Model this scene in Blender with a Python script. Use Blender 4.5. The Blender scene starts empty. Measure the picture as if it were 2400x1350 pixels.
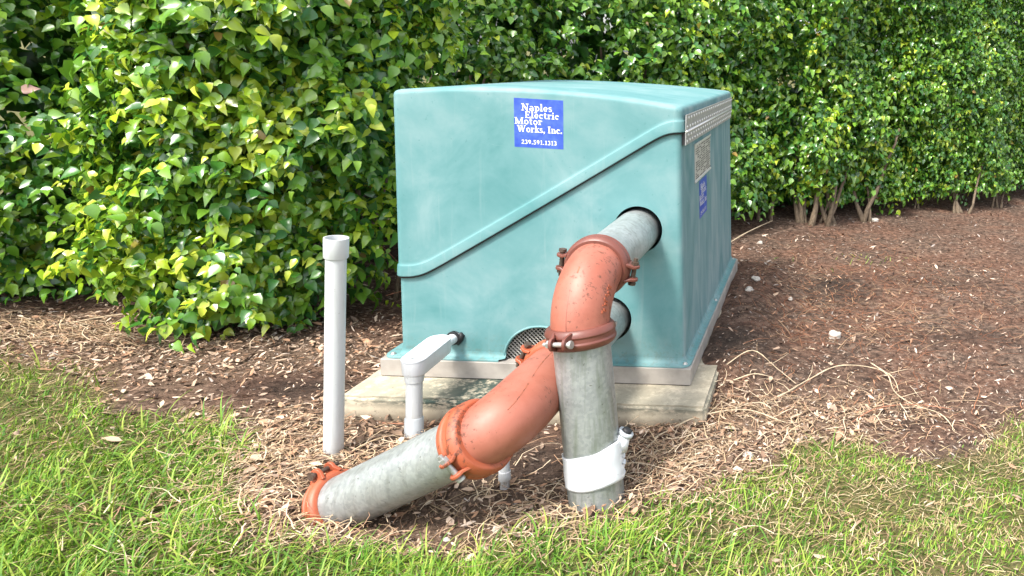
import bpy, math, random
import numpy as np
from mathutils import Vector, Matrix

random.seed(7)
RNG = np.random.default_rng(11)
scene = bpy.context.scene
COL = scene.collection

# ------------------------------------------------------------------ camera
CAM_POS = np.array([1.0609, -2.8537, 1.4025])
YAW, PITCH, ROLL = 0.0734, 0.1804, 0.0641
FPX, PPX, PPY = 1741.05, 2034.8, 470.2

def cam_axes():
    f = np.array([math.sin(YAW) * math.cos(PITCH), math.cos(YAW) * math.cos(PITCH), -math.sin(PITCH)])
    r = np.array([math.cos(YAW), -math.sin(YAW), 0.0])
    u = np.cross(r, f)
    c, s = math.cos(ROLL), math.sin(ROLL)
    return c * r + s * u, -s * r + c * u, f

RT, UP, FW = cam_axes()
cam = bpy.data.cameras.new('camera')
cam_o = bpy.data.objects.new('camera', cam)
COL.objects.link(cam_o)
cam.sensor_fit = 'HORIZONTAL'
cam.sensor_width = 36.0
cam.lens = FPX / 2400 * 36
cam.shift_x = (1200 - PPX) / 2400
cam.shift_y = (PPY - 675) / 2400
cam.clip_start = 0.05
cam.clip_end = 2000
cam_o.matrix_world = Matrix([[RT[0], UP[0], -FW[0], CAM_POS[0]],
                             [RT[1], UP[1], -FW[1], CAM_POS[1]],
                             [RT[2], UP[2], -FW[2], CAM_POS[2]],
                             [0, 0, 0, 1]])
scene.camera = cam_o

# ------------------------------------------------------------------ light
SUN_DIR = Vector((-0.34, -0.52, 0.95)).normalized()      # towards the sun
world = bpy.data.worlds.new('World')
scene.world = world
world.use_nodes = True
wn = world.node_tree
bg = wn.nodes['Background']
sky = wn.nodes.new('ShaderNodeTexSky')
sky.sky_type = 'NISHITA'
sky.sun_disc = False
sky.sun_elevation = math.asin(SUN_DIR.z)
sky.sun_rotation = math.atan2(SUN_DIR.x, SUN_DIR.y)
sky.air_density = 1.0
sky.dust_density = 3.0
hs = wn.nodes.new('ShaderNodeHueSaturation')             # thin bright overcast: the blue is washed out
hs.inputs['Saturation'].default_value = 0.35
wn.links.new(sky.outputs[0], hs.inputs['Color'])
wn.links.new(hs.outputs[0], bg.inputs[0])
bg.inputs[1].default_value = 0.115
sun = bpy.data.lights.new('sun', 'SUN')
sun.energy = 1.5
sun.angle = math.radians(11)
sun.color = (1.0, 0.95, 0.86)
sun_o = bpy.data.objects.new('sun', sun)
COL.objects.link(sun_o)
sun_o.rotation_euler = SUN_DIR.to_track_quat('Z', 'Y').to_euler()
vs = scene.view_settings
vs.view_transform = 'Standard'
vs.look = 'None'
vs.gamma = 1.0
vs.use_curve_mapping = False
vs.exposure = 2.0
scene.cycles.max_bounces = 6
scene.cycles.diffuse_bounces = 3
scene.cycles.glossy_bounces = 3
scene.cycles.transmission_bounces = 3

# ------------------------------------------------------------------ helpers
def lin(r, g, b):
    f = lambda c: (c / 255 / 12.92) if c / 255 <= 0.04045 else ((c / 255 + 0.055) / 1.055) ** 2.4
    return (f(r), f(g), f(b), 1.0)

def tag(o, label=None, cat=None, group=None, kind=None):
    if label: o['label'] = label
    if cat: o['category'] = cat
    if group: o['group'] = group
    if kind: o['kind'] = kind
    return o

def thing(name, loc, label, cat, group=None):
    o = bpy.data.objects.new(name, None)
    o.empty_display_size = 0.1
    COL.objects.link(o)
    o.location = loc
    return tag(o, label, cat, group)

def origin(parent):
    v = Vector((0, 0, 0))
    while parent is not None:
        v += parent.location
        parent = parent.parent
    return v

def link(name, me, parent=None, mat=None):
    o = bpy.data.objects.new(name, me)
    COL.objects.link(o)
    if parent is not None:
        o.parent = parent
    if mat is not None and not me.materials:
        me.materials.append(mat)
    return o

def mesh_obj(name, verts, faces, mat, parent=None, smooth=True, angle=None):
    """verts in world coordinates; stored relative to the parent chain."""
    off = origin(parent)
    me = bpy.data.meshes.new(name)
    me.from_pydata([(v[0] - off.x, v[1] - off.y, v[2] - off.z) for v in verts], [], faces)
    me.update()
    if smooth:
        me.polygons.foreach_set('use_smooth', [True] * len(me.polygons))
        if angle is not None:
            me.set_sharp_from_angle(angle=math.radians(angle))
    return link(name, me, parent, mat)

class MB:
    def __init__(s): s.v, s.f = [], []
    def add(s, v, f):
        n = len(s.v); s.v += [tuple(p) for p in v]; s.f += [tuple(i + n for i in q) for q in f]
    def build(s, name, mat, parent=None, smooth=True, angle=35): return mesh_obj(name, s.v, s.f, mat, parent, smooth, angle)

def frame_from(axis, hint=None):
    a = Vector(axis).normalized()
    h = Vector(hint) if hint is not None else (Vector((0, 0, 1)) if abs(a.z) < 0.9 else Vector((0, -1, 0)))
    b = (h - a * h.dot(a)).normalized()
    return a, b, a.cross(b)

def revolve(p0, axis, prof, n=40, hint=None, cap=False):
    a, b, c = frame_from(axis, hint)
    p0 = Vector(p0); v = []; f = []
    for s, r in prof:
        for k in range(n):
            t = 2 * math.pi * k / n
            v.append(p0 + a * s + (b * math.cos(t) + c * math.sin(t)) * r)
    for i in range(len(prof) - 1):
        for k in range(n):
            k2 = (k + 1) % n
            f.append((i * n + k, i * n + k2, (i + 1) * n + k2, (i + 1) * n + k))
    if cap:
        f.append(tuple(range(n - 1, -1, -1)))
        m = (len(prof) - 1) * n
        f.append(tuple(m + k for k in range(n)))
    return v, f

def sweep(pts, radii, n=24, cap=True, wob=0.0):
    pts = [Vector(p) for p in pts]
    v, f = [], []
    t0 = (pts[1] - pts[0]).normalized()
    _, b, _ = frame_from(t0)
    for i, p in enumerate(pts):
        t = (pts[min(i + 1, len(pts) - 1)] - pts[max(i - 1, 0)]).normalized()
        b = (b - t * b.dot(t)).normalized()
        c = t.cross(b)
        r = radii[i] if hasattr(radii, '__len__') else radii
        for k in range(n):
            a = 2 * math.pi * k / n
            rr = r * (1 + wob * math.sin(a * 3 + i * 1.3) + wob * math.sin(a * 2 - i * 0.7))
            v.append(p + (b * math.cos(a) + c * math.sin(a)) * rr)
    for i in range(len(pts) - 1):
        for k in range(n):
            k2 = (k + 1) % n
            f.append((i * n + k, i * n + k2, (i + 1) * n + k2, (i + 1) * n + k))
    if cap:
        f.append(tuple(range(n - 1, -1, -1)))
        m = (len(pts) - 1) * n
        f.append(tuple(m + k for k in range(n)))
    return v, f

def box(c, half, axes=None, bev=0.0):
    c = Vector(c)
    ax = axes or (Vector((1, 0, 0)), Vector((0, 1, 0)), Vector((0, 0, 1)))
    v = []
    for sx, sy, sz in ((-1, -1, -1), (1, -1, -1), (1, 1, -1), (-1, 1, -1), (-1, -1, 1), (1, -1, 1), (1, 1, 1), (-1, 1, 1)):
        v.append(c + ax[0] * half[0] * sx + ax[1] * half[1] * sy + ax[2] * half[2] * sz)
    return v, [(3, 2, 1, 0), (4, 5, 6, 7), (0, 1, 5, 4), (1, 2, 6, 5), (2, 3, 7, 6), (3, 0, 4, 7)]

def hermite(p0, d0, p1, d1, n=14):
    p0, d0, p1, d1 = map(Vector, (p0, d0, p1, d1))
    out = []
    for i in range(n + 1):
        t = i / n
        out.append(p0 * (2 * t**3 - 3 * t**2 + 1) + d0 * (t**3 - 2 * t**2 + t) + p1 * (-2 * t**3 + 3 * t**2) + d1 * (t**3 - t**2))
    return out

def bevel(o, w, seg=2):
    m = o.modifiers.new('bevel', 'BEVEL'); m.width = w; m.segments = seg; m.limit_method = 'ANGLE'; m.angle_limit = math.radians(40)
    return o

# ------------------------------------------------------------------ materials
class NT:
    def __init__(s, name):
        s.m = bpy.data.materials.new(name); s.m.use_nodes = True
        s.t = s.m.node_tree; s.b = s.t.nodes['Principled BSDF']
    def n(s, typ, **kw):
        x = s.t.nodes.new(typ)
        for k, v in kw.items():
            if k in x.inputs: x.inputs[k].default_value = v
            else: setattr(x, k, v)
        return x
    def l(s, a, b): s.t.links.new(a, b)
    def coord(s, scale=(1, 1, 1), kind='Object'):
        c = s.n('ShaderNodeTexCoord'); m = s.n('ShaderNodeMapping')
        m.inputs['Scale'].default_value = scale
        s.l(c.outputs[kind], m.inputs[0]); return m.outputs[0]
    def noise(s, vec, scale, detail=4, rough=0.55, dist=0.0):
        x = s.n('ShaderNodeTexNoise'); x.inputs['Scale'].default_value = scale
        x.inputs['Detail'].default_value = detail; x.inputs['Roughness'].default_value = rough
        x.inputs['Distortion'].default_value = dist
        s.l(vec, x.inputs['Vector']); return x.outputs['Fac']
    def ramp(s, fac, stops):
        x = s.n('ShaderNodeValToRGB'); e = x.color_ramp.elements
        while len(e) < len(stops): e.new(0.5)
        for el, (p, c) in zip(e, stops):
            el.position = p; el.color = c if len(c) == 4 else (*c, 1)
        s.l(fac, x.inputs[0]); return x.outputs[0]
    def mix(s, fac, a, b, mode='MIX'):
        x = s.n('ShaderNodeMix', data_type='RGBA', blend_type=mode)
        for sock, val in ((x.inputs[0], fac), (x.inputs[6], a), (x.inputs[7], b)):
            if hasattr(val, 'is_output'): s.l(val, sock)
            else: sock.default_value = val
        return x.outputs[2]
    def math(s, op, a, b=0.0, clamp=False):
        x = s.n('ShaderNodeMath', operation=op); x.use_clamp = clamp
        for sock, val in ((x.inputs[0], a), (x.inputs[1], b)):
            if hasattr(val, 'is_output'): s.l(val, sock)
            else: sock.default_value = val
        return x.outputs[0]
    def bump(s, h, strength=0.3, dist=0.01):
        x = s.n('ShaderNodeBump'); x.inputs['Strength'].default_value = strength; x.inputs['Distance'].default_value = dist
        s.l(h, x.inputs['Height']); s.l(x.outputs[0], s.b.inputs['Normal'])
    def base(s, c):
        if hasattr(c, 'is_output'): s.l(c, s.b.inputs['Base Color'])
        else: s.b.inputs['Base Color'].default_value = c
    def set(s, **kw):
        for k, v in kw.items():
            k = k.replace('_', ' ')
            if hasattr(v, 'is_output'): s.l(v, s.b.inputs[k])
            else: s.b.inputs[k].default_value = v

def simple(name, col, rough=0.5, metal=0.0, var=0.15, scale=30, bump=0.1):
    t = NT(name); v = t.coord()
    f = t.noise(v, scale, 5)
    dark = tuple(c * (1 - var) for c in col[:3]) + (1,); lite = tuple(min(1, c * (1 + var)) for c in col[:3]) + (1,)
    t.base(t.ramp(f, [(0.3, dark), (0.7, lite)])); t.set(Roughness=rough, Metallic=metal)
    if bump: t.bump(f, bump, 0.003)
    return t.m

def mat_teal():
    t = NT('weathered_teal_fibreglass'); v = t.coord()
    a = t.noise(v, 3.2, 5, 0.6, 0.6); b = t.noise(v, 9, 4, 0.6); c = t.noise(v, 160, 3)
    fade = t.math('ADD', t.math('MULTIPLY', a, 0.75), t.math('MULTIPLY', b, 0.25))
    col = t.ramp(fade, [(0.29, (0.064, 0.196, 0.203)), (0.47, (0.112, 0.246, 0.256)), (0.64, (0.182, 0.298, 0.308))])
    # run-off streaks on the wall that faces the hinge side
    sv = t.coord((2.6, 2.6, 0.75)); s1 = t.noise(sv, 2.4, 4, 0.6, 1.4)
    streak = t.ramp(s1, [(0.34, (0.065, 0.180, 0.196)), (0.5, (0.140, 0.250, 0.268)), (0.66, (0.24, 0.325, 0.34))])
    g = t.n('ShaderNodeNewGeometry'); sx = t.n('ShaderNodeSeparateXYZ'); t.l(g.outputs['True Normal'], sx.inputs[0])
    side = t.math('MULTIPLY', t.math('SUBTRACT', sx.outputs[0], 0.75, True), 5.0, True)
    col = t.mix(t.math('MULTIPLY', side, 0.8), col, streak)
    # small scuffs and specks
    sp = t.ramp(t.noise(v, 55, 2), [(0.26, (1, 1, 1)), (0.31, (0, 0, 0))])
    col = t.mix(t.math('MULTIPLY', sp, 0.35), col, (0.05, 0.16, 0.17, 1))
    # pale drip lines below the lip and mud splash along the foot
    dr = t.ramp(t.noise(t.coord((16, 16, 0.9)), 2.0, 4, 0.6, 0.4), [(0.60, (0, 0, 0)), (0.72, (1, 1, 1))])
    col = t.mix(t.math('MULTIPLY', dr, 0.22), col, (0.24, 0.33, 0.33, 1))
    tc = t.n('ShaderNodeTexCoord'); sz = t.n('ShaderNodeSeparateXYZ'); t.l(tc.outputs['Object'], sz.inputs[0])
    low = t.math('SUBTRACT', 1.0, t.math('MULTIPLY', t.math('SUBTRACT', sz.outputs[2], 0.065), 7.5), True)
    mud = t.ramp(t.noise(v, 48, 5, 0.7), [(0.50, (0, 0, 0)), (0.66, (1, 1, 1))])
    col = t.mix(t.math('MULTIPLY', t.math('MULTIPLY', low, mud), 0.55), col, (0.12, 0.13, 0.10, 1))
    scr = t.ramp(t.noise(t.coord((2, 2, 26)), 5, 3, 0.6, 1.2), [(0.70, (0, 0, 0)), (0.74, (1, 1, 1))])
    col = t.mix(t.math('MULTIPLY', scr, 0.25), col, (0.25, 0.33, 0.33, 1))
    t.base(col); t.set(Roughness=0.62); t.b.inputs['Specular IOR Level'].default_value = 0.35
    t.bump(t.math('ADD', t.math('MULTIPLY', b, 0.4), t.math('MULTIPLY', c, 0.06)), 0.10, 0.008)
    return t.m

def mat_galv(name, dark=1.0, green=0.0):
    t = NT(name); v = t.coord()
    vo = t.n('ShaderNodeTexVoronoi', feature='F1'); vo.inputs['Scale'].default_value = 105; t.l(v, vo.inputs['Vector'])
    sp = t.n('ShaderNodeSeparateColor'); t.l(vo.outputs['Color'], sp.inputs[0])
    a = t.noise(v, 8, 5, 0.65, 0.4); st = t.noise(t.coord((16, 16, 0.8)), 3, 5, 0.6)
    k = lambda r, g, b: (r * dark, g * dark, b * dark)
    base = t.ramp(a, [(0.30, k(0.31, 0.34, 0.335)), (0.52, k(0.43, 0.46, 0.46)), (0.74, k(0.54, 0.57, 0.57))])
    base = t.mix(0.24, base, t.ramp(sp.outputs[0], [(0, k(0.25, 0.27, 0.28)), (1, k(0.66, 0.68, 0.68))]))
    base = t.mix(t.math('MULTIPLY', t.math('SUBTRACT', st, 0.47, True), 2.2, True), base, k(0.20 - 0.04 * green, 0.20, 0.17 - 0.05 * green) + (1,))
    pit = t.ramp(t.noise(v, 60, 3), [(0.28, (1, 1, 1)), (0.33, (0, 0, 0))])
    base = t.mix(t.math('MULTIPLY', pit, 0.6), base, k(0.12, 0.11, 0.09) + (1,))
    t.base(base); t.set(Metallic=0.5, Roughness=0.42); t.bump(t.noise(v, 45, 4), 0.12, 0.004)
    return t.m

def mat_paint(name, main, pale, rust, amount=0.5, rough=0.5):
    t = NT(name); v = t.coord()
    a = t.noise(v, 7, 5, 0.6, 0.5)
    col = t.ramp(a, [(0.3, main), (0.7, pale)])
    # chipped rust specks, denser in patches
    n1 = t.noise(t.coord((1, 1.6, 0.7)), 62, 6, 0.75, 0.15); n2 = t.noise(v, 5, 3)
    thr = t.math('ADD', n1, t.math('MULTIPLY', n2, 0.55))
    chip = t.ramp(thr, [(0.90 - 0.1 * amount, (0, 0, 0)), (0.935 - 0.1 * amount, (1, 1, 1))])
    col = t.mix(chip, col, rust + (1,))
    lo = t.ramp(t.noise(v, 14, 5, 0.65), [(0.52, (0, 0, 0)), (0.75, (1, 1, 1))])
    col = t.mix(t.math('MULTIPLY', lo, 0.4), col, tuple(0.55 * c for c in main) + (1,))
    t.base(col); t.set(Roughness=rough)
    t.bump(t.math('ADD', t.math('MULTIPLY', chip, -0.5), t.math('MULTIPLY', n1, 0.5)), 0.25, 0.004)
    return t.m

def mat_concrete():
    t = NT('pale_concrete'); v = t.coord()
    a = t.noise(v, 6, 6, 0.65); b = t.noise(v, 90, 4)
    col = t.ramp(a, [(0.3, (0.33, 0.285, 0.21)), (0.7, (0.56, 0.49, 0.37))])
    pit = t.ramp(b, [(0.3, (1, 1, 1)), (0.36, (0, 0, 0))])
    col = t.mix(t.math('MULTIPLY', pit, 0.7), col, (0.17, 0.15, 0.11, 1))
    # algae below the front arris
    g = t.n('ShaderNodeTexCoord'); sx = t.n('ShaderNodeSeparateXYZ'); t.l(g.outputs['Object'], sx.inputs[0])
    band = t.math('SUBTRACT', 1.0, t.math('MULTIPLY', t.math('ABSOLUTE', t.math('SUBTRACT', sx.outputs[2], 0.066)), 34), True)
    xm = t.math('SUBTRACT', 1.0, t.math('MULTIPLY', t.math('ABSOLUTE', t.math('ADD', sx.outputs[0], 0.13)), 3.0), True)
    al = t.math('MULTIPLY', t.math('MULTIPLY', band, t.math('ADD', xm, 0.35)), t.ramp(t.noise(t.coord((5, 5, 14)), 4, 6, 0.75), [(0.38, (0, 0, 0)), (0.52, (1, 1, 1))]))
    front = t.math('LESS_THAN', sx.outputs[1], -0.165)
    col = t.mix(t.math('MULTIPLY', al, 1.9, True), col, (0.035, 0.055, 0.045, 1))
    dirt = t.math('SUBTRACT', 1.0, t.math('MULTIPLY', sx.outputs[2], 26), True)
    col = t.mix(t.math('MULTIPLY', dirt, 0.7), col, (0.12, 0.09, 0.06, 1))
    t.base(col); t.set(Roughness=0.9); t.bump(t.math('ADD', a, t.math('MULTIPLY', b, 0.5)), 0.4, 0.006)
    return t.m

def mat_attr(name, rough=0.5, trans=0.0, spec=0.5, noise=0.0):
    t = NT(name)
    a = t.n('ShaderNodeAttribute'); a.attribute_name = 'Col'
    c = a.outputs['Color']
    if noise:
        f = t.noise(t.coord(), 60, 3)
        c = t.mix(noise, c, t.ramp(f, [(0.3, (0.25, 0.25, 0.25)), (0.7, (1.5, 1.5, 1.5))]), 'MULTIPLY')
    t.base(c); t.set(Roughness=rough); t.b.inputs['Specular IOR Level'].default_value = spec
    if trans:
        tr = t.n('ShaderNodeBsdfTranslucent'); mx = t.n('ShaderNodeMixShader'); mx.inputs[0].default_value = trans
        t.l(t.mix(0.5, c, (1.0, 1.0, 0.3, 1), 'MULTIPLY'), tr.inputs[0])
        out = t.t.nodes['Material Output']
        t.l(t.b.outputs[0], mx.inputs[1]); t.l(tr.outputs[0], mx.inputs[2]); t.l(mx.outputs[0], out.inputs[0])
    return t.m

def mat_ground():
    t = NT('soil_and_mulch'); v = t.coord()
    a = t.noise(v, 26, 8, 0.72); b = t.noise(v, 2.2, 4, 0.6); c = t.noise(v, 110, 5, 0.7)
    dark = t.ramp(a, [(0.32, (0.026, 0.018, 0.014)), (0.48, (0.095, 0.062, 0.046)), (0.66, (0.25, 0.17, 0.125))])
    red = t.ramp(a, [(0.32, (0.036, 0.020, 0.014)), (0.48, (0.125, 0.068, 0.046)), (0.68, (0.28, 0.17, 0.12))])
    col = t.mix(t.ramp(b, [(0.42, (0, 0, 0)), (0.6, (1, 1, 1))]), dark, red)
    at = t.n('ShaderNodeAttribute'); at.attribute_name = 'zone'
    sc = t.n('ShaderNodeSeparateColor'); t.l(at.outputs['Color'], sc.inputs[0])
    tan = t.ramp(c, [(0.3, (0.07, 0.045, 0.03)), (0.55, (0.22, 0.15, 0.10)), (0.75, (0.42, 0.31, 0.22))])
    col = t.mix(t.math('MULTIPLY', sc.outputs[1], 0.65), col, tan)
    col = t.mix(t.math('MULTIPLY', sc.outputs[2], 0.85), col, t.ramp(c, [(0.35, (0.012, 0.009, 0.008)), (0.7, (0.055, 0.040, 0.032))]))
    lawn = t.ramp(c, [(0.3, (0.04, 0.05, 0.015)), (0.6, (0.14, 0.15, 0.04))])
    col = t.mix(t.math('MULTIPLY', sc.outputs[0], 0.75), col, lawn)
    t.base(col); t.set(Roughness=0.95); t.b.inputs['Specular IOR Level'].default_value = 0.2
    t.bump(t.math('ADD', a, t.math('MULTIPLY', c, 0.6)), 0.9, 0.02)
    return t.m

def mat_bark():
    t = NT('grey_brown_bark'); v = t.coord((1, 1, 0.35))
    a = t.noise(v, 60, 5, 0.7)
    t.base(t.ramp(a, [(0.3, (0.075, 0.052, 0.034)), (0.7, (0.24, 0.18, 0.12))])); t.set(Roughness=0.9); t.bump(a, 0.6, 0.006)
    return t.m

M_TEAL = mat_teal()
M_GALV = mat_galv('galvanised_steel', 0.86)
M_GALVR = mat_galv('galvanised_steel_weathered', 0.74, 1.0)
M_ORANGE = mat_paint('orange_primer', (0.270, 0.078, 0.048), (0.350, 0.125, 0.085), (0.13, 0.045, 0.025), 0.28, 0.5)
M_ORANGE2 = mat_paint('orange_primer_bright', (0.32, 0.068, 0.026), (0.37, 0.100, 0.048), (0.13, 0.04, 0.02), 0.3, 0.5)
M_BROWN = mat_paint('brown_red_primer', (0.105, 0.030, 0.021), (0.165, 0.055, 0.040), (0.12, 0.045, 0.03), 0.0, 0.42)
M_RUST = mat_paint('flaking_rust', (0.20, 0.065, 0.035), (0.34, 0.11, 0.06), (0.07, 0.03, 0.02), 1.2, 0.8)
M_BOLT = simple('rusty_bolt_steel', (0.10, 0.07, 0.055, 1), 0.5, 0.5, 0.4, 80)
M_BOLTZ = simple('zinc_bolt_steel', (0.42, 0.42, 0.40, 1), 0.4, 0.6, 0.25, 80)
def mat_pvc(name, col, fall=9.0):
    t = NT(name); v = t.coord()
    tc = t.n('ShaderNodeTexCoord'); sz = t.n('ShaderNodeSeparateXYZ'); t.l(tc.outputs['Object'], sz.inputs[0])
    low = t.math('SUBTRACT', 1.0, t.math('MULTIPLY', sz.outputs[2], fall), True)
    n = t.noise(v, 30, 5, 0.7); st = t.noise(t.coord((30, 30, 2.0)), 2.0, 5, 0.65)
    c = t.mix(t.math('MULTIPLY', t.math('SUBTRACT', st, 0.52, True), 1.6, True), col, tuple(q * 0.62 for q in col[:2]) + (col[2] * 0.55, 1))
    c = t.mix(t.math('MULTIPLY', t.math('MULTIPLY', low, low), t.ramp(n, [(0.35, (0.25, 0.25, 0.25)), (0.65, (1, 1, 1))])), c, (0.20, 0.16, 0.12, 1))
    sp = t.ramp(t.noise(v, 95, 3), [(0.27, (1, 1, 1)), (0.31, (0, 0, 0))])
    c = t.mix(t.math('MULTIPLY', sp, 0.5), c, (0.16, 0.13, 0.10, 1))
    t.base(c); t.set(Roughness=0.42); t.bump(n, 0.05, 0.003)
    return t.m
M_PVC = mat_pvc('grey_white_plastic', (0.52, 0.54, 0.55, 1))
M_PVCD = simple('light_grey_plastic', (0.42, 0.45, 0.47, 1), 0.4, 0, 0.08, 14, 0.03)
M_WHITE = mat_pvc('white_plastic', (0.64, 0.66, 0.69, 1), 14.0)
M_BLACK = simple('black_rubber', (0.012, 0.012, 0.014, 1), 0.6, 0, 0.2, 60)
M_STEEL = simple('dull_stainless_steel', (0.36, 0.33, 0.30, 1), 0.5, 0.15, 0.22, 12, 0.05)
M_ALU = simple('aluminium_strip', (0.36, 0.36, 0.355, 1), 0.5, 0.3, 0.2, 90, 0.1)
M_ALUB = simple('bright_aluminium', (0.68, 0.68, 0.66, 1), 0.35, 0.3, 0.1, 60, 0.05)
M_SCREEN = simple('expanded_metal', (0.50, 0.49, 0.46, 1), 0.5, 0.3, 0.2, 60)
M_CONC = mat_concrete()
M_BARK = mat_bark()
M_LEAF = mat_attr('glossy_leaf', 0.27, 0.24, 0.75)
M_GRASS = mat_attr('grass_blade', 0.55, 0.25, 0.3)
M_DRY = mat_attr('dry_plant_matter', 0.85, 0.0, 0.15)
M_GROUND = mat_ground()
def mat_sticker():
    t = NT('faded_blue_vinyl'); v = t.coord()
    f = t.noise(v, 22, 4, 0.6)
    t.base(t.ramp(f, [(0.3, (0.018, 0.055, 0.36)), (0.5, (0.035, 0.085, 0.44)), (0.75, (0.075, 0.145, 0.50))])); t.set(Roughness=0.4)
    return t.m
M_STICK = mat_sticker()
M_PRINT = simple('white_print', (0.82, 0.82, 0.80, 1), 0.5, 0, 0.02, 20, 0)
M_INK = simple('black_print', (0.05, 0.05, 0.05, 1), 0.5, 0, 0.2, 60, 0)
M_PLATE = simple('engraved_plate_metal', (0.55, 0.54, 0.51, 1), 0.45, 0.3, 0.12, 50, 0.05)
M_STONE = simple('pale_limestone', (0.44, 0.40, 0.35, 1), 0.9, 0, 0.3, 40, 0.5)

# ------------------------------------------------------------------ ground relief and zones
LAWN_EDGE = [(-9, 1.9), (-2.7, 0.37), (-2.27, 0.27), (-1.99, 0.2), (-1.65, 0.03), (-1.4, -0.17), (-1.25, -0.16), (-0.97, -0.23), (-0.73, -0.49),
             (-0.58, -0.73), (-0.41, -0.87), (-0.26, -0.89), (0.01, -0.88), (0.22, -0.82), (0.54, -0.72), (0.68, -0.61), (0.95, -0.44), (1.03, -0.22),
             (1.26, -0.21), (1.48, -0.39), (1.72, -0.32), (1.83, -0.11), (1.98, -0.01), (2.5, 0.30), (9, 3.0)]
LE = np.array(LAWN_EDGE)

def lawn_depth(x, y):
    """how far (roughly) a point lies inside the lawn, negative outside"""
    return np.interp(x, LE[:, 0], LE[:, 1]) - y

def wav(x, y, s, p):
    return (np.sin(s * (x * 1.0 + y * 0.63) + p) + np.sin(s * (0.57 * x - y * 1.13) + p * 1.7) + np.sin(s * 1.9 * (x * 0.31 + y * 0.92) + p * 2.3)) / 3

def sstep(a, b, x):
    t = np.clip((x - a) / (b - a), 0, 1); return t * t * (3 - 2 * t)

def gh(x, y):
    x = np.asarray(x, float); y = np.asarray(y, float)
    h = 0.012 * wav(x, y, 5.0, 0.4) + 0.006 * wav(x, y, 17.0, 2.0)
    h += (0.030 * sstep(-0.30, -0.02, y) + 0.072 * sstep(0.02, 0.30, y)) * np.exp(-((np.maximum(np.abs(x - 0.70) - 0.06, 0)) / 0.16) ** 2) * (1 - sstep(1.7, 2.3, y))           # mulch heaped on the pad's right corner
    h += 0.05 * np.exp(-(((x - 1.23) / 0.20) ** 2 + ((y - 1.64) / 0.28) ** 2))
    h += 0.05 * sstep(0.0, 1.4, y - (0.8 * x + 2.2))
    pad = np.exp(-((np.maximum(np.abs(x) - 0.62, 0) / 0.06) ** 2 + (np.maximum(np.abs(y - 0.78) - 0.92, 0) / 0.06) ** 2))
    pad = pad * (1 - sstep(0.45, 0.62, x))
    h = h * (1 - pad) - 0.012 * pad
    h -= 0.015 * np.exp(-(((x - 0.2) / 0.45) ** 2 + ((y + 0.55) / 0.22) ** 2))
    tt = np.clip((0.20 - x) / 0.52, 0, 1); yl = -0.87 + 0.19 * tt
    h -= 0.060 * np.exp(-((np.maximum(np.abs(x + 0.10) - 0.22, 0) / 0.10) ** 2 + ((y - yl) / 0.15) ** 2))
    fade = 1 - sstep(8, 14, np.hypot(x, y))
    return h * fade

def axis_coords(lo, hi, step, far):
    core = np.arange(lo, hi + 1e-6, step)
    g = [1.08 ** k * step * 2 for k in range(1, 200)]
    out = np.cumsum(g); out = out[out < far]
    return np.concatenate([(lo - out)[::-1], core, hi + out])

def build_ground():
    xs = axis_coords(-3.6, 4.2, 0.048, 400); ys = axis_coords(-1.8, 6.2, 0.05, 400)
    X, Y = np.meshgrid(xs, ys)
    Z = gh(X, Y)
    nx, ny = len(xs), len(ys)
    v = np.stack([X, Y, Z], -1).reshape(-1, 3)
    i = np.arange(nx * ny).reshape(ny, nx)
    f = np.stack([i[:-1, :-1], i[:-1, 1:], i[1:, 1:], i[1:, :-1]], -1).reshape(-1, 4)
    ld = lawn_depth(X, Y) + 0.06 * wav(X, Y, 14, 0.3)
    lawn = np.maximum(sstep(-0.03, 0.12, ld), sstep(1.0, 1.6, Y - (0.8 * X + 2.85)))
    lit = np.clip(litter_w(X, Y), 0, 1)
    colr = np.stack([lawn, lit, damp_shade_w(X, Y), np.ones_like(lit)], -1).reshape(-1, 4)
    me = np_mesh('ground', v, f, colr, 'zone')
    me.polygons.foreach_set('use_smooth', np.ones(len(me.polygons), bool))
    tag(link('ground', me, None, M_GROUND), kind='structure')

def np_mesh(name, v, f, col=None, attr='Col'):
    """f: (n,k) int array of k-gons, or list of such arrays"""
    fl = f if isinstance(f, list) else [f]
    me = bpy.data.meshes.new(name)
    me.vertices.add(len(v)); me.vertices.foreach_set('co', np.ascontiguousarray(v, np.float32).ravel())
    loops = np.concatenate([a.ravel() for a in fl]).astype(np.int32)
    tot = np.concatenate([np.full(len(a), a.shape[1], np.int32) for a in fl])
    me.loops.add(len(loops)); me.loops.foreach_set('vertex_index', loops)
    me.polygons.add(len(tot)); me.polygons.foreach_set('loop_start', np.concatenate([[0], np.cumsum(tot)[:-1]]).astype(np.int32))
    me.polygons.foreach_set('loop_total', tot)
    if col is not None:
        a = me.attributes.new(attr, 'FLOAT_COLOR', 'POINT')
        a.data.foreach_set('color', np.ascontiguousarray(col, np.float32).ravel())
    me.update(calc_edges=True); me.validate()
    return me

def damp_shade_w(x, y):  # dark soil patches; the one under the pipes is painted shade
    return np.clip(gauss(x, y, (1.23, 1.60), (0.20, 0.24)) + gauss(x, y, (-0.98, 0.06), (0.22, 0.12)) + gauss(x, y, (0.72, 0.42), (0.16, 0.25), 0.7) + gauss(x, y, (2.0, 1.9), (0.4, 0.12), 0.6)
                   + gauss(x, y, (1.9, 0.85), (0.35, 0.10), 0.6) + gauss(x, y, (0.12, -0.45), (0.35, 0.16), 0.9) + gauss(x, y, (1.48, -0.12), (0.10, 0.08), 0.8) + 0.5 * np.clip(wav(x, y, 4.3, 1.1) - 0.1, 0, 1), 0, 1)

def gauss(x, y, c, s, a=1.0):
    return a * np.exp(-(((x - c[0]) / s[0]) ** 2 + ((y - c[1]) / s[1]) ** 2))

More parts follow.
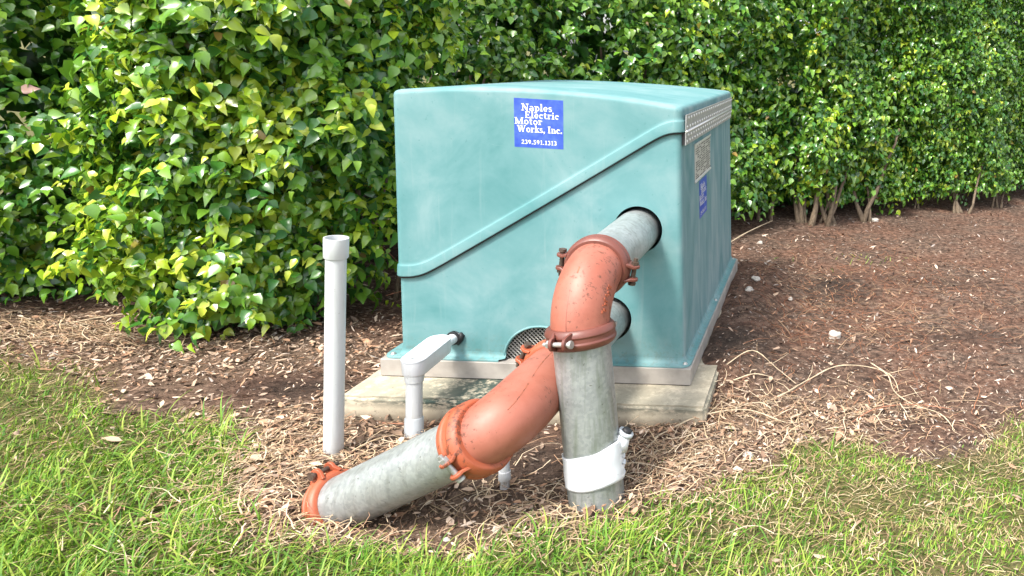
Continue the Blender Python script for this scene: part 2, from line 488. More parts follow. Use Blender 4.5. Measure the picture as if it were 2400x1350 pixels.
def litter_w(x, y):
    """pale leaf litter and thatch, left of the box and round the pipes"""
    w = gauss(x, y, (-1.5, 0.25), (0.75, 0.28)) + gauss(x, y, (-2.1, 0.62), (0.6, 0.22)) + gauss(x, y, (-0.75, -0.25), (0.28, 0.25))
    w += gauss(x, y, (-0.5, -0.62), (0.25, 0.22)) + gauss(x, y, (0.75, -0.3), (0.35, 0.28), 0.9) + gauss(x, y, (1.2, -0.05), (0.35, 0.2), 0.7)
    w += gauss(x, y, (-0.3, -0.5), (0.35, 0.2), 0.5) + gauss(x, y, (0.2, -0.72), (0.5, 0.13), 0.7)
    w -= gauss(x, y, (-0.98, 0.05), (0.20, 0.12), 1.2)
    return np.maximum(w, 0)

build_ground()

# ------------------------------------------------------------------ concrete pad
PAD_Z = 0.0815
PADX0, PADX1, PADY0, PADY1 = -0.652, 0.690, -0.184, 1.745
pad_v, pad_f = box(((PADX0 + PADX1) / 2, (PADY0 + PADY1) / 2, (PAD_Z - 0.1) / 2), ((PADX1 - PADX0) / 2, (PADY1 - PADY0) / 2, (PAD_Z + 0.1) / 2))
def slab():
    # subdivided so the arris can be chipped a little
    import bmesh
    bm = bmesh.new()
    vs_ = [bm.verts.new(p) for p in pad_v]
    for q in pad_f: bm.faces.new([vs_[i] for i in q])
    bmesh.ops.subdivide_edges(bm, edges=[e for e in bm.edges if e.calc_length() > 0.5], cuts=44, use_grid_fill=True)
    bmesh.ops.bevel(bm, geom=[e for e in bm.edges if len(e.link_faces) == 2 and e.calc_face_angle(0) > 1.0], offset=0.012, segments=3, affect='EDGES')
    for vv in bm.verts:
        n = 0.5 * (math.sin(vv.co.x * 31 + vv.co.y * 17) + math.sin(vv.co.x * 73 - vv.co.z * 50 + vv.co.y * 41))
        vv.co.z += 0.0016 * n
        vv.co.y += 0.0016 * math.sin(vv.co.x * 57 + vv.co.z * 80)
    me = bpy.data.meshes.new('concrete_pad'); bm.to_mesh(me); bm.free()
    me.polygons.foreach_set('use_smooth', [True] * len(me.polygons))
    me.set_sharp_from_angle(angle=math.radians(40))
    o = link('concrete_pad', me, None, M_CONC)
    tag(o, 'low pale concrete slab with algae stains under the teal enclosure', 'concrete pad')
slab()

# ------------------------------------------------------------------ pump enclosure
ENC = thing('pump_enclosure', (0.0, 0.8565, PAD_Z), 'large teal fibreglass pump enclosure with slanted lid seam and blue sticker', 'pump enclosure')
ZF = 0.1538                                           # top of base frame

def body_dims(z):
    k = (z - 0.155) / 1.045
    return 0.013 - 0.010 * k, 0.553 - 0.023 * k, 0.8575 - 0.026 * k, 0.8225 - 0.041 * k    # cx, hx, cy, hy

def zseam(x):
    z = 0.484 + 0.658 * (x + 0.446)
    lo, hi, s = 0.482, 1.103, 0.014
    z = lo + s * math.log1p(math.exp(min(60, (z - lo) / s)))
    return hi - s * math.log1p(math.exp(min(60, (hi - z) / s)))

def ztop(x, y):
    k = (x - 0.003) / 0.53
    return 1.200 + (0.034 - 0.012 * y) * max(0.0, 1 - abs(k) ** 2.1)

NS = dict(f=72, s=36, c=8)
def perimeter(cx, hx, cy, hy, r):
    P = []
    def corner(px, py, a0):
        for k in range(NS['c']):
            a = a0 + math.pi / 2 * (k + 0.5) / NS['c']; P.append((px + r * math.cos(a), py + r * math.sin(a)))
    def seg(p, q, n):
        for k in range(n + 1): P.append((p[0] + (q[0] - p[0]) * k / n, p[1] + (q[1] - p[1]) * k / n))
    x0, x1, y0, y1 = cx - hx, cx + hx, cy - hy, cy + hy
    seg((x0 + r, y0), (x1 - r, y0), NS['f']); corner(x1 - r, y0 + r, -math.pi / 2)
    seg((x1, y0 + r), (x1, y1 - r), NS['s']); corner(x1 - r, y1 - r, 0)
    seg((x1 - r, y1), (x0 + r, y1), NS['f']); corner(x0 + r, y1 - r, math.pi / 2)
    seg((x0, y1 - r), (x0, y0 + r), NS['s']); corner(x0 + r, y0 + r, math.pi)
    return P

NP_ = len(perimeter(0, 1, 0, 1, 0.05))
def ring_pt(i, z, off, r=0.024):
    cx, hx, cy, hy = body_dims(z)
    return perimeter(cx, hx + off, cy, hy + off, r + max(off, 0))[i]

_cache = {}
def ringp(z, off, r=0.024):
    k = (round(z, 4), round(off, 4), r)
    if k not in _cache:
        cx, hx, cy, hy = body_dims(z)
        _cache[k] = perimeter(cx, hx + off, cy, hy + off, max(0.01, r + off))
    return _cache[k]

def loft(rows, cap=False):
    """rows: function list f(i)->(x,y,z)"""
    v, f = [], []
    for row in rows: v += [row(i) for i in range(NP_)]
    for a in range(len(rows) - 1):
        for i in range(NP_):
            j = (i + 1) % NP_
            f.append((a * NP_ + i, a * NP_ + j, (a + 1) * NP_ + j, (a + 1) * NP_ + i))
    return v, f

def base_row(t):
    def row(i):
        x = ringp(0.8, 0)[i][0]
        zt = zseam(x) + 0.02
        z = 0.158 + (zt - 0.158) * t
        p = ringp(z, 0); return (p[i][0], p[i][1], z)
    return row

def cut(o, cutters):
    dg = bpy.context.evaluated_depsgraph_get
    for c in cutters:
        m = o.modifiers.new('cut', 'BOOLEAN'); m.operation = 'DIFFERENCE'; m.object = c; m.solver = 'EXACT'
    bpy.context.view_layer.update()
    d = dg(); me = bpy.data.meshes.new_from_object(o.evaluated_get(d))
    o.modifiers.clear(); o.data = me
    for c in cutters: bpy.data.objects.remove(c, do_unlink=True)

HOLE1, HOLE2, VENT = (0.377, 0.710), (0.261, 0.340), (0.0, 0.155)
v, f = loft([base_row(t / 10) for t in range(11)])
shell = mesh_obj('base_shell', v, f, M_TEAL, ENC)
m = shell.modifiers.new('solid', 'SOLIDIFY'); m.thickness = 0.007; m.offset = -1
cutters = []
for (x, z, r, n) in ((*HOLE1, 0.0935, 48), (*HOLE2, 0.094, 48), (*VENT, 0.138, 56), (-0.332, 0.240, 0.026, 20)):
    cv, cf = revolve((x, -0.1, z), (0, 1, 0), [(0, r), (0.3, r)], n, None, True)
    cutters.append(mesh_obj('cutter', cv, cf, None, ENC, False))
cut(shell, cutters)
shell.data.polygons.foreach_set('use_smooth', [True] * len(shell.data.polygons))
shell.data.set_sharp_from_angle(angle=math.radians(40))

# flange round the foot, standing on the frame
def flange():
    v, f = [], []
    outer = perimeter(0.0, 0.594, 0.8565, 0.8505, 0.04)
    prof = []
    rows = []
    def bring(z, off):
        p = ringp(0.158, off); return [(a[0], a[1], z) for a in p]
    rows.append([(a[0], a[1], ZF + 0.001) for a in outer])
    rows.append([(a[0], a[1], ZF + 0.007) for a in outer])
    rows.append([(a[0] * 0.998, 0.8565 + (a[1] - 0.8565) * 0.998, ZF + 0.009) for a in outer])
    rows.append(bring(ZF + 0.010, 0.016)); rows.append(bring(ZF + 0.013, 0.008)); rows.append(bring(ZF + 0.022, 0.002)); rows.append(bring(ZF + 0.030, 0.0006))
    rows.append(bring(ZF + 0.030, -0.004))
    for r in rows: v += r
    for a in range(len(rows) - 1):
        for i in range(NP_):
            j = (i + 1) % NP_
            if i < NS['f'] and abs(0.5 * (rows[3][i][0] + rows[3][j][0]) - VENT[0]) < 0.131: continue      # open under the vent arch
            f.append((a * NP_ + i, a * NP_ + j, (a + 1) * NP_ + j, (a + 1) * NP_ + i))
    mesh_obj('foot_flange', v, f, M_TEAL, ENC, True, 50)
flange()
# lip round the vent arch
pts = []
for k in range(33):
    a = math.pi * k / 32
    z = VENT[1] + 0.008 + 0.134 * math.sin(a); cx, hx, cy, hy = body_dims(z)
    pts.append((VENT[0] + 0.1415 * math.cos(a), cy - hy - 0.0005, z))
v, f = sweep(pts, 0.0045, 10)
mesh_obj('vent_rim', v, f, M_TEAL, ENC)
# small bolts in the flange corners
for x, y in ((-0.565, 0.03), (0.572, 0.03), (0.572, 1.66), (-0.565, 0.9), (0.580, 0.85)):
    v, f = revolve((x, y, ZF + 0.0095), (0, 0, 1), [(0, 0.011), (0.0015, 0.011), (0.002, 0.0065), (0.007, 0.0065), (0.008, 0.004)], 12, None, True)
    mesh_obj('flange_bolt', v, f, M_BOLTZ, ENC, True, ) 

# lid
def lid():
    rows = []
    def mk(dz, off):
        def row(i):
            x = ringp(0.8, 0.004)[i][0]; z = zseam(x) + dz
            p = ringp(z, off); return (p[i][0], p[i][1], z)
        return row
    prof = [(0.002, 0.002), (0.000, 0.006), (0.000, 0.0112), (0.001, 0.0122), (0.003, 0.0125), (0.040, 0.0105), (0.0425, 0.0099), (0.0455, 0.0076), (0.0475, 0.0065), (0.057, 0.0060)]
    for dz, off in prof: rows.append(mk(dz, off))
    def up(t):
        def row(i):
            x0, y0 = ringp(0.8, 0.006)[i]
            za = zseam(x0) + 0.057; zb = ztop(x0, y0) - 0.020
            z = za + (zb - za) * t; p = ringp(z, 0.006); return (p[i][0], p[i][1], z)
        return row
    for k in range(1, 9): rows.append(up(k / 8))
    def fil(a):
        def row(i):
            x0, y0 = ringp(1.17, 0.006)[i]
            off = 0.006 - 0.020 * (1 - math.cos(a)); z = ztop(x0, y0) - 0.020 + 0.020 * math.sin(a)
            p = ringp(1.19, off); return (p[i][0], p[i][1], z)
        return row
    for k in range(1, 7): rows.append(fil(math.pi / 2 * k / 6))
    def capr(s):
        def row(i):
            x, y = ringp(1.19, -0.014)[i]; cx, hx, cy, hy = body_dims(1.2)
            x = cx + (x - cx) * s; y = cy + (y - cy) * s
            return (x, y, ztop(x, y))
        return row
    for s in (0.97, 0.9, 0.8, 0.68, 0.55, 0.42, 0.3, 0.18, 0.08, 0.02): rows.append(capr(s))
    v, f = loft(rows)
    n = (len(rows) - 1) * NP_
    f.append(tuple(n + i for i in range(NP_)))
    o = mesh_obj('lid', v, f, M_TEAL, ENC, True, 50)
lid()
# black strip along the seam under the lid lip
v, f = loft([(lambda dz, off: (lambda i: (ringp(zseam(ringp(0.8, 0)[i][0]) + dz, off)[i][0], ringp(zseam(ringp(0.8, 0)[i][0]) + dz, off)[i][1], zseam(ringp(0.8, 0)[i][0]) + dz)))(dz, off)
             for dz, off in ((-0.0065, 0.0005), (-0.0065, 0.010), (-0.0015, 0.010))])
mesh_obj('lid_seam_strip', v, f, M_BLACK, ENC)

# base frame: four mitred steel channels
def frame_ring(x0, x1, y0, y1, z0, z1, w):
    o = [(x0, y0), (x1, y0), (x1, y1), (x0, y1)]; i = [(x0 + w, y0 + w), (x1 - w, y0 + w), (x1 - w, y1 - w), (x0 + w, y1 - w)]
    v = [(*p, z0) for p in o] + [(*p, z1) for p in o] + [(*p, z0) for p in i] + [(*p, z1) for p in i]
    f = []
    for a in range(4):
        b = (a + 1) % 4
        f += [(a, b, 4 + b, 4 + a), (8 + b, 8 + a, 12 + a, 12 + b), (4 + a, 4 + b, 12 + b, 12 + a), (b, a, 8 + a, 8 + b)]
    return v, f
v, f = frame_ring(-0.6, 0.6, 0.0, 1.713, PAD_Z + 0.003, ZF, 0.05)
bevel(mesh_obj('base_frame', v, f, M_STEEL, ENC, False), 0.0025)
v, f = frame_ring(-0.596, 0.596, 0.004, 1.709, PAD_Z, PAD_Z + 0.003, 0.03)
mesh_obj('frame_gasket', v, f, M_BLACK, ENC, False)

# expanded-metal screen behind the vent arch
mb = MB(); px, pz = 0.0165, 0.0085
for r in range(0, 18):
    for c in range(-10, 10):
        x0 = c * px + (r % 2) * px / 2; z0 = 0.150 + r * pz
        if math.hypot(x0, z0 - 0.155) > 0.145: continue
        for (xa, za, xb, zb) in ((x0, z0, x0 + px / 2, z0 + pz), (x0, z0, x0 - px / 2, z0 + pz)):
            d = Vector((xb - xa, 0, zb - za)); n = Vector((-d.z, 0, d.x)).normalized() * 0.0012
            y0, y1 = 0.054, 0.0575
            mb.add([(xa + n.x, y0, za + n.z), (xa - n.x, y1, za - n.z), (xb - n.x, y1, zb - n.z), (xb + n.x, y0, zb + n.z)], [(0, 1, 2, 3)])
o = mb.build('vent_screen', M_SCREEN, ENC, False)
# dark splash sheet low behind the screen (pump skid)
v, f = box((0.0, 0.16, 0.115), (0.16, 0.006, 0.05)); mesh_obj('skid_plate', v, f, M_STEEL, ENC, False)

# hinge on the right wall
def wallx(z, off=0.0):
    cx, hx, cy, hy = body_dims(z); return cx + hx + off
HX = wallx(1.10) + 0.0150
def hinge():
    top = thing_part = None
    for nm, z0, z1 in (('hinge_leaf', 1.106, 1.168), ('hinge_leaf', 1.050, 1.1005)):
        v, f = box((HX, 0.795, (z0 + z1) / 2), (0.0015, 0.735, (z1 - z0) / 2))
        if z1 < 1.103:                                   # lower leaf stands on a packing strip
            v2, f2 = box((HX - 0.0075, 0.795, (z0 + z1) / 2), (0.0058, 0.733, (z1 - z0) / 2 - 0.002))
            mesh_obj('packing_strip', v2, f2, M_BLACK, ENC, False)
        leaf = mesh_obj(nm, v, f, M_ALU, ENC, False)
        mb = MB()
        for row, zz in enumerate((z0 + 0.014, z1 - 0.014)):
            for k in range(24):
                y = 0.085 + k * 0.0615 + row * 0.03
                mb.add(*revolve((HX + 0.0015, y, zz), (1, 0, 0), [(0, 0.0062), (0.0022, 0.0055), (0.0032, 0.002)], 8, None, True))
        o = mb.build('rivets', M_ALUB, leaf); o['kind'] = 'stuff'
    v, f = revolve((HX + 0.002, 0.06, 1.1035), (0, 1, 0), [(0, 0.0045), (1.47, 0.0045)], 10, None, True)
    mesh_obj('hinge_pin', v, f, M_ALUB, ENC)
hinge()

# ---- lettering: slab-serif strokes on a unit grid (cap height 0.70, x height 0.48)
def arc(cx, cy, rx, ry, a0, a1, n=10):
    return [(cx + rx * math.cos(math.radians(a0 + (a1 - a0) * k / n)), cy + ry * math.sin(math.radians(a0 + (a1 - a0) * k / n))) for k in range(n + 1)]
T, H = 0.135, 0.06
def ser(x, y, w=0.15): return ([(x - w, y), (x + w, y)], H)
GL = {
 'N': (0.80, [([(0.17, 0), (0.17, 0.7)], 0.07), ([(0.15, 0.7), (0.62, 0.02)], 0.17), ([(0.64, 0), (0.64, 0.7)], 0.07), ser(0.16, 0.03), ser(0.13, 0.67, 0.12), ser(0.63, 0.67)]),
 'E': (0.64, [([(0.18, 0), (0.18, 0.7)], T), ([(0.06, 0.03), (0.58, 0.03)], H), ([(0.06, 0.67), (0.55, 0.67)], H), ([(0.18, 0.36), (0.42, 0.36)], H), ([(0.565, 0.0), (0.565, 0.2)], H), ([(0.53, 0.7), (0.53, 0.52)], H), ([(0.42, 0.27), (0.42, 0.46)], 0.05)]),
 'M': (0.94, [([(0.16, 0), (0.16, 0.7)], 0.07), ([(0.16, 0.69), (0.46, 0.02)], 0.15), ([(0.46, 0.02), (0.75, 0.69)], 0.06), ([(0.77, 0), (0.77, 0.7)], T), ser(0.15, 0.03, 0.12), ser(0.78, 0.03), ser(0.13, 0.67, 0.1), ser(0.80, 0.67, 0.12)]),
 'W': (1.02, [([(0.12, 0.69), (0.33, 0.02)], 0.15), ([(0.33, 0.02), (0.50, 0.66)], 0.06), ([(0.48, 0.69), (0.69, 0.02)], 0.15), ([(0.69, 0.02), (0.90, 0.69)], 0.06), ser(0.12, 0.67), ser(0.50, 0.67, 0.12), ser(0.90, 0.67, 0.12)]),
 'I': (0.42, [([(0.21, 0), (0.21, 0.7)], T), ser(0.21, 0.03, 0.17), ser(0.21, 0.67, 0.17)]),
 'l': (0.33, [([(0.16, 0), (0.16, 0.74)], T), ser(0.16, 0.03), ([(0.03, 0.71), (0.16, 0.71)], H)]),
 'i': (0.33, [([(0.16, 0), (0.16, 0.48)], T), ser(0.16, 0.03), ([(0.03, 0.455), (0.16, 0.455)], H), ([(0.16, 0.58), (0.16, 0.71)], T)]),
 'a': (0.52, [(arc(0.24, 0.34, 0.15, 0.11, 160, 0), 0.07), ([(0.38, 0.36), (0.38, 0.04)], T), (arc(0.21, 0.14, 0.14, 0.105, 70, 330), 0.09), ([(0.34, 0.03), (0.5, 0.03)], H)]),
 'p': (0.58, [([(0.16, -0.2), (0.16, 0.48)], T), (arc(0.32, 0.235, 0.16, 0.2, 140, -140), 0.10), ser(0.16, -0.18), ([(0.03, 0.455), (0.16, 0.455)], H)]),
 'e': (0.50, [(arc(0.25, 0.235, 0.165, 0.2, 0, 320), 0.095), ([(0.11, 0.25), (0.43, 0.25)], 0.055)]),
 's': (0.44, [(arc(0.22, 0.345, 0.12, 0.095, 30, 250), 0.085), (arc(0.22, 0.13, 0.13, 0.10, 80, -160), 0.085)]),
 'c': (0.48, [(arc(0.25, 0.235, 0.165, 0.2, 45, 315), 0.10), ([(0.38, 0.30), (0.38, 0.40)], 0.09)]),
 't': (0.38, [([(0.17, 0.08), (0.17, 0.63)], T), (arc(0.26, 0.11, 0.09, 0.085, 180, 320), 0.07), ([(0.03, 0.455), (0.34, 0.455)], H)]),
 'r': (0.45, [([(0.16, 0), (0.16, 0.48)], T), ser(0.16, 0.03), ([(0.03, 0.455), (0.16, 0.455)], H), (arc(0.30, 0.30, 0.12, 0.14, 170, 60), 0.07), ([(0.37, 0.34), (0.37, 0.46)], 0.11)]),
 'o': (0.54, [(arc(0.27, 0.235, 0.175, 0.2, 0, 360, 16), 0.10)]),
 'k': (0.58, [([(0.16, 0), (0.16, 0.74)], T), ser(0.16, 0.03), ([(0.03, 0.71), (0.16, 0.71)], H), ([(0.20, 0.2), (0.44, 0.455)], 0.06), ([(0.26, 0.27), (0.48, 0.03)], 0.13), ser(0.48, 0.455, 0.1), ser(0.5, 0.03, 0.1)]),
 'n': (0.60, [([(0.16, 0), (0.16, 0.48)], T), ser(0.16, 0.03, 0.13), ([(0.03, 0.455), (0.16, 0.455)], H), (arc(0.30, 0.28, 0.14, 0.16, 160, 0), 0.08), ([(0.45, 0), (0.45, 0.30)], T), ser(0.46, 0.03, 0.13)]),
 ',': (0.26, [([(0.12, 0.0), (0.12, 0.13)], 0.13), ([(0.15, 0.02), (0.08, -0.12)], 0.06)]),
 '.': (0.26, [([(0.12, 0.0), (0.12, 0.14)], 0.14)]),
 '1': (0.44, [([(0.24, 0), (0.24, 0.7)], T), ser(0.24, 0.03, 0.16), ([(0.08, 0.60), (0.24, 0.67)], 0.07)]),
 '2': (0.50, [(arc(0.24, 0.50, 0.15, 0.155, 170, -35), 0.10), ([(0.36, 0.42), (0.09, 0.08)], 0.09), ([(0.05, 0.05), (0.45, 0.05)], 0.10), ([(0.43, 0.05), (0.43, 0.17)], 0.05)]),
 '3': (0.50, [(arc(0.23, 0.53, 0.14, 0.13, 160, -90), 0.095), (arc(0.22, 0.20, 0.17, 0.17, 90, -150), 0.10)]),
 '5': (0.50, [([(0.13, 0.36), (0.13, 0.67)], 0.06), ([(0.10, 0.65), (0.42, 0.65)], 0.10), (arc(0.22, 0.22, 0.18, 0.19, 115, -150), 0.10)]),
 '9': (0.52, [(arc(0.25, 0.48, 0.155, 0.175, 0, 360, 14), 0.10), ([(0.405, 0.46), (0.36, 0.2), (0.2, 0.05)], 0.09)]),
 ' ': (0.24, []),
}
def text_letters(parent, s, x, y, size, place, track=1.0):
    """stroke lettering, one flat mesh per letter: every stroke is a ribbon a hair above the one before"""
    for ch in s:
        wdt, strokes = GL[ch]
        V, F = [], []
        for k, (pts, w) in enumerate(strokes):
            lift = 0.0005 + 0.00003 * k
            P = [Vector((x + p[0] * size * track, y + p[1] * size)) for p in pts]
            L, R = [], []
            for i, p in enumerate(P):
                t = (P[min(i + 1, len(P) - 1)] - P[max(i - 1, 0)]).normalized(); n = Vector((-t.y, t.x)) * w * size / 2
                L.append(place(p.x + n.x, p.y + n.y, lift)); R.append(place(p.x - n.x, p.y - n.y, lift))
            b0 = len(V); V += L + R; n_ = len(P)
            F += [(b0 + i, b0 + n_ + i, b0 + n_ + i + 1, b0 + i + 1) for i in range(n_ - 1)]
        if V: mesh_obj('letter', V, F, M_PRINT, parent, False)
        x += wdt * size * track

def text_w(s): return sum(GL[c][0] for c in s)

LINES = [('Naples', 0.145, 0.755, 0.78, 0.20), ('Electric', 0.215, 0.605, 0.92, 0.19), ('Motor', 0.005, 0.475, 0.575, 0.19), ('Works, Inc.', 0.06, 0.315, 0.985, 0.195), ('239.591.1313', 0.14, 0.07, 0.87, 0.125)]
def sticker(name, place, w, h, label):
    """place(u,v,lift): metres on the surface"""
    n = 8; vv, ff = [], []
    for lift in (0.0, 0.0004):
        for j in range(n + 1):
            for i in range(n + 1): vv.append(place(w * i / n, h * j / n, lift - 0.0004))
    m0 = (n + 1) ** 2
    for j in range(n):
        for i in range(n):
            a = m0 + j * (n + 1) + i; ff.append((a, a + 1, a + n + 2, a + n + 1))
    for (a, b) in [(i, i + 1) for i in range(n)] + [(i * (n + 1) + n, (i + 1) * (n + 1) + n) for i in range(n)]:
        ff.append((a, b, m0 + b, m0 + a))
    o = mesh_obj(name, vv, ff, M_STICK, ENC, False); o['label'] = label
    for s, x0, y0, x1, size in LINES:
        tr = (x1 - x0) * w / (text_w(s) * size * h)
        text_letters(o, s, x0 * w, y0 * h, size * h, place, tr)
    return o

def on_front(x0, z0):
    def place(u, v_, lift):
        z = z0 + v_; cx, hx, cy, hy = body_dims(z)
        return (x0 + u, cy - hy - 0.0066 - lift, z)
    return place
sticker('sticker', on_front(-0.086, 1.012), 0.181, 0.185, 'square faded blue sticker with white lettering on the lid front')
def on_right(y0, z0, off=0.0006):
    def place(u, v_, lift):
        z = z0 + v_; return (wallx(z, off) + lift, y0 + u, z)
    return place
sticker('sticker', on_right(0.46, 0.672), 0.215, 0.172, 'square blue sticker on the right wall below the metal plate')

# engraved table plate on the right wall
pl = on_right(0.345, 0.856, 0.0008)
PW, PH = 0.44, 0.168
v = [pl(0, 0, -0.0006), pl(PW, 0, -0.0006), pl(PW, PH, -0.0006), pl(0, PH, -0.0006), pl(0, 0, 0.0012), pl(PW, 0, 0.0012), pl(PW, PH, 0.0012), pl(0, PH, 0.0012)]
plate = mesh_obj('table_plate', v, [(4, 5, 6, 7), (0, 1, 5, 4), (1, 2, 6, 5), (2, 3, 7, 6), (3, 0, 4, 7)], M_PLATE, ENC, False)
mb = MB(); rr = random.Random(3)
for row in range(15):
    zz = 0.012 + row * 0.0098
    for colm in range(3):
        u = 0.02 + colm * 0.14
        while u < 0.02 + colm * 0.14 + 0.115:
            w = rr.uniform(0.012, 0.04)
            if rr.random() < 0.8: mb.add([pl(u, zz, 0.0016), pl(u + w, zz, 0.0016), pl(u + w, zz + 0.0052, 0.0016), pl(u, zz + 0.0052, 0.0016)], [(0, 1, 2, 3)])
            u += w + 0.008
mb.build('printed_rows', M_INK, plate, False)
for zz in (0.0, PH - 0.006):
    mb = MB(); v = [pl(-0.01, zz, 0.0012), pl(PW + 0.01, zz, 0.0012), pl(PW + 0.01, zz + 0.007, 0.0012), pl(-0.01, zz + 0.007, 0.0012), pl(-0.01, zz, 0.005), pl(PW + 0.01, zz, 0.005), pl(PW + 0.01, zz + 0.007, 0.005), pl(-0.01, zz + 0.007, 0.005)]
    mesh_obj('plate_rail', v, [(4, 5, 6, 7), (0, 1, 5, 4), (1, 2, 6, 5), (2, 3, 7, 6), (3, 0, 4, 7)], M_ALUB, plate, False)

# ------------------------------------------------------------------ pipework
PR = 0.0841
def coupling(parent, c, axis, ears, mat, bolt_mat, scale=1.0, rs=1.0):
    c = Vector(c); a = Vector(axis).normalized()
    s = scale
    prof = [(-0.031, 0.0845), (-0.031, 0.093), (-0.027, 0.0985), (-0.017, 0.1035), (-0.010, 0.1045), (-0.007, 0.1015), (0.007, 0.1015), (0.010, 0.1045), (0.017, 0.1035), (0.027, 0.0985), (0.031, 0.093), (0.031, 0.0845)]
    o = MB(); o.add(*revolve(c, a, [(p * s, r * rs if 0 < i < len(prof) - 1 else r) for i, (p, r) in enumerate(prof)], 56))
    bolts = []
    for e in ears:
        _, b, t = frame_from(a, e)
        for sg in (-1, 1):
            # curved lug: a rounded plate standing off the ring
            n = 9; pts = []
            for k in range(n):
                an = math.pi * k / (n - 1)
                pts.append((math.cos(an) * 0.021, 0.114 + math.sin(an) * 0.019))
            pts = [(0.030, 0.094)] + pts + [(-0.030, 0.094)]
            V = []
            for tt in (0.014, 0.024):
                V += [c + a * p[0] + b * (p[1] + 0.1 * (rs - 1)) + t * sg * (tt + (0.003 if p[1] > 0.11 else 0.010)) for p in pts]
            m_ = len(pts); F = [tuple(range(m_)), tuple(range(2 * m_ - 1, m_ - 1, -1))]
            F += [(i, m_ + i, m_ + (i + 1) % m_, (i + 1) % m_) for i in range(m_)]
            o.add(V, F)
        bolts.append((c + b * (0.116 + 0.1 * (rs - 1)), t))
    ring = o.build('coupling', mat, parent)
    bevel(ring, 0.0022, 2)
    for p, t in bolts:
        mb = MB()
        mb.add(*revolve(p - t * 0.042, t, [(0, 0.0065), (0.0, 0.012), (0.008, 0.0125), (0.012, 0.0075), (0.07, 0.0075)], 14, None, True))
        mb.add(*revolve(p + t * 0.026, t, [(0, 0.0125), (0.012, 0.0125)], 6, None, True))
        mb.add(*revolve(p + t * 0.036, t, [(0, 0.007), (0.014, 0.0065)], 10, None, True))
        mb.build('bolt', bolt_mat, ring)
    return ring

def pipe(parent, p0, p1, mat, r=PR, name='pipe', seam=None):
    p0, p1 = Vector(p0), Vector(p1); L = (p1 - p0).length
    v, f = revolve(p0, p1 - p0, [(0, r - 0.006), (0, r)] + [(L * k / 8, r) for k in range(1, 8)] + [(L, r), (L, r - 0.006)], 56)
    return mesh_obj(name, v, f, mat, parent, True, 40)

def ridge(parent, path, w, h, mat, name):
    """thin raised line along a path; path = list of (point, outward normal)"""
    V, F = [], []
    for i, (p, n) in enumerate(path):
        q = path[min(i + 1, len(path) - 1)][0] - path[max(i - 1, 0)][0]
        s = q.cross(n).normalized()
        V += [p + s * w - n * 0.002, p + n * h, p - s * w - n * 0.002]
    for i in range(len(path) - 1):
        for k in range(2): F.append((3 * i + k, 3 * i + k + 1, 3 * i + 4 + k, 3 * i + 3 + k))
    return mesh_obj(name, V, F, mat, parent)

# upper line: out of the upper hole, long elbow, riser to the ground
UPL = thing('riser_pipe', (0.424, -0.657, 0.0), 'upright galvanised riser with orange elbow at its top entering the upper hole', 'pipe')
A0, A1 = Vector((0.369, 0.40, 0.700)), Vector((0.366, -0.452, 0.700))
RT_, RB_ = Vector((0.360, -0.612, 0.532)), Vector((0.432, -0.663, -0.12))
rd = (RB_ - RT_).normalized(); ad = (A1 - A0).normalized()
pipe(UPL, A0, A1 - ad * 0.002, M_GALV)
el = hermite(A1, ad * 0.27, RT_, rd * 0.27, 18)
v, f = sweep(el, [0.0855 + 0.0025 * math.sin(math.pi * min(1, max(0, k / 18))) for k in range(19)], 48, False)
elbow = mesh_obj('elbow', v, f, M_ORANGE, UPL)
pipe(UPL, RT_ + rd * 0.002, RB_, M_GALVR)
coupling(UPL, A1, ad, [(-1, 0, 0.10), (1, 0, -0.15)], M_BROWN, M_BOLT)
coupling(UPL, RT_ + rd * 0.004, rd, [(-0.25, -1, 0), (0.3, 1, 0)], M_BROWN, M_BOLTZ)
# casting seam and short raised dash on the outside of the bend
def elbow_line(el, side, k0, k1, rad):
    out = []
    for k in range(k0, k1 + 1):
        t = (el[min(k + 1, len(el) - 1)] - el[max(k - 1, 0)]).normalized()
        n = Vector(side); n = (n - t * n.dot(t)).normalized(); out.append((el[k] + n * rad, n))
    return out
ridge(elbow, elbow_line(el, (-0.22, -1, 0.45), 9, 17, 0.0872), 0.0012, 0.0012, M_BROWN, 'casting_seam')
ridge(elbow, elbow_line(el, (-0.14, -1, 0.5), 7, 8, 0.0876), 0.004, 0.004, M_ORANGE2, 'casting_mark')
mb = MB(); rr = random.Random(5)
for k in range(8, 14):                                   # rusty cast marks on the inner right flank
    t = (el[k + 1] - el[k]).normalized()
    for q in range(3):
        n = Vector((0.93, -0.55 + 0.1 * q, 0.1)); n = (n - t * n.dot(t)).normalized(); s = t.cross(n)
        p = el[k] + t * rr.uniform(0, 0.01) + n * 0.088
        mb.add(*box(p, (rr.uniform(0.002, 0.005), 0.0022, 0.0018), (t, s, n)))
mb.build('cast_marks', M_ORANGE2, elbow, False)

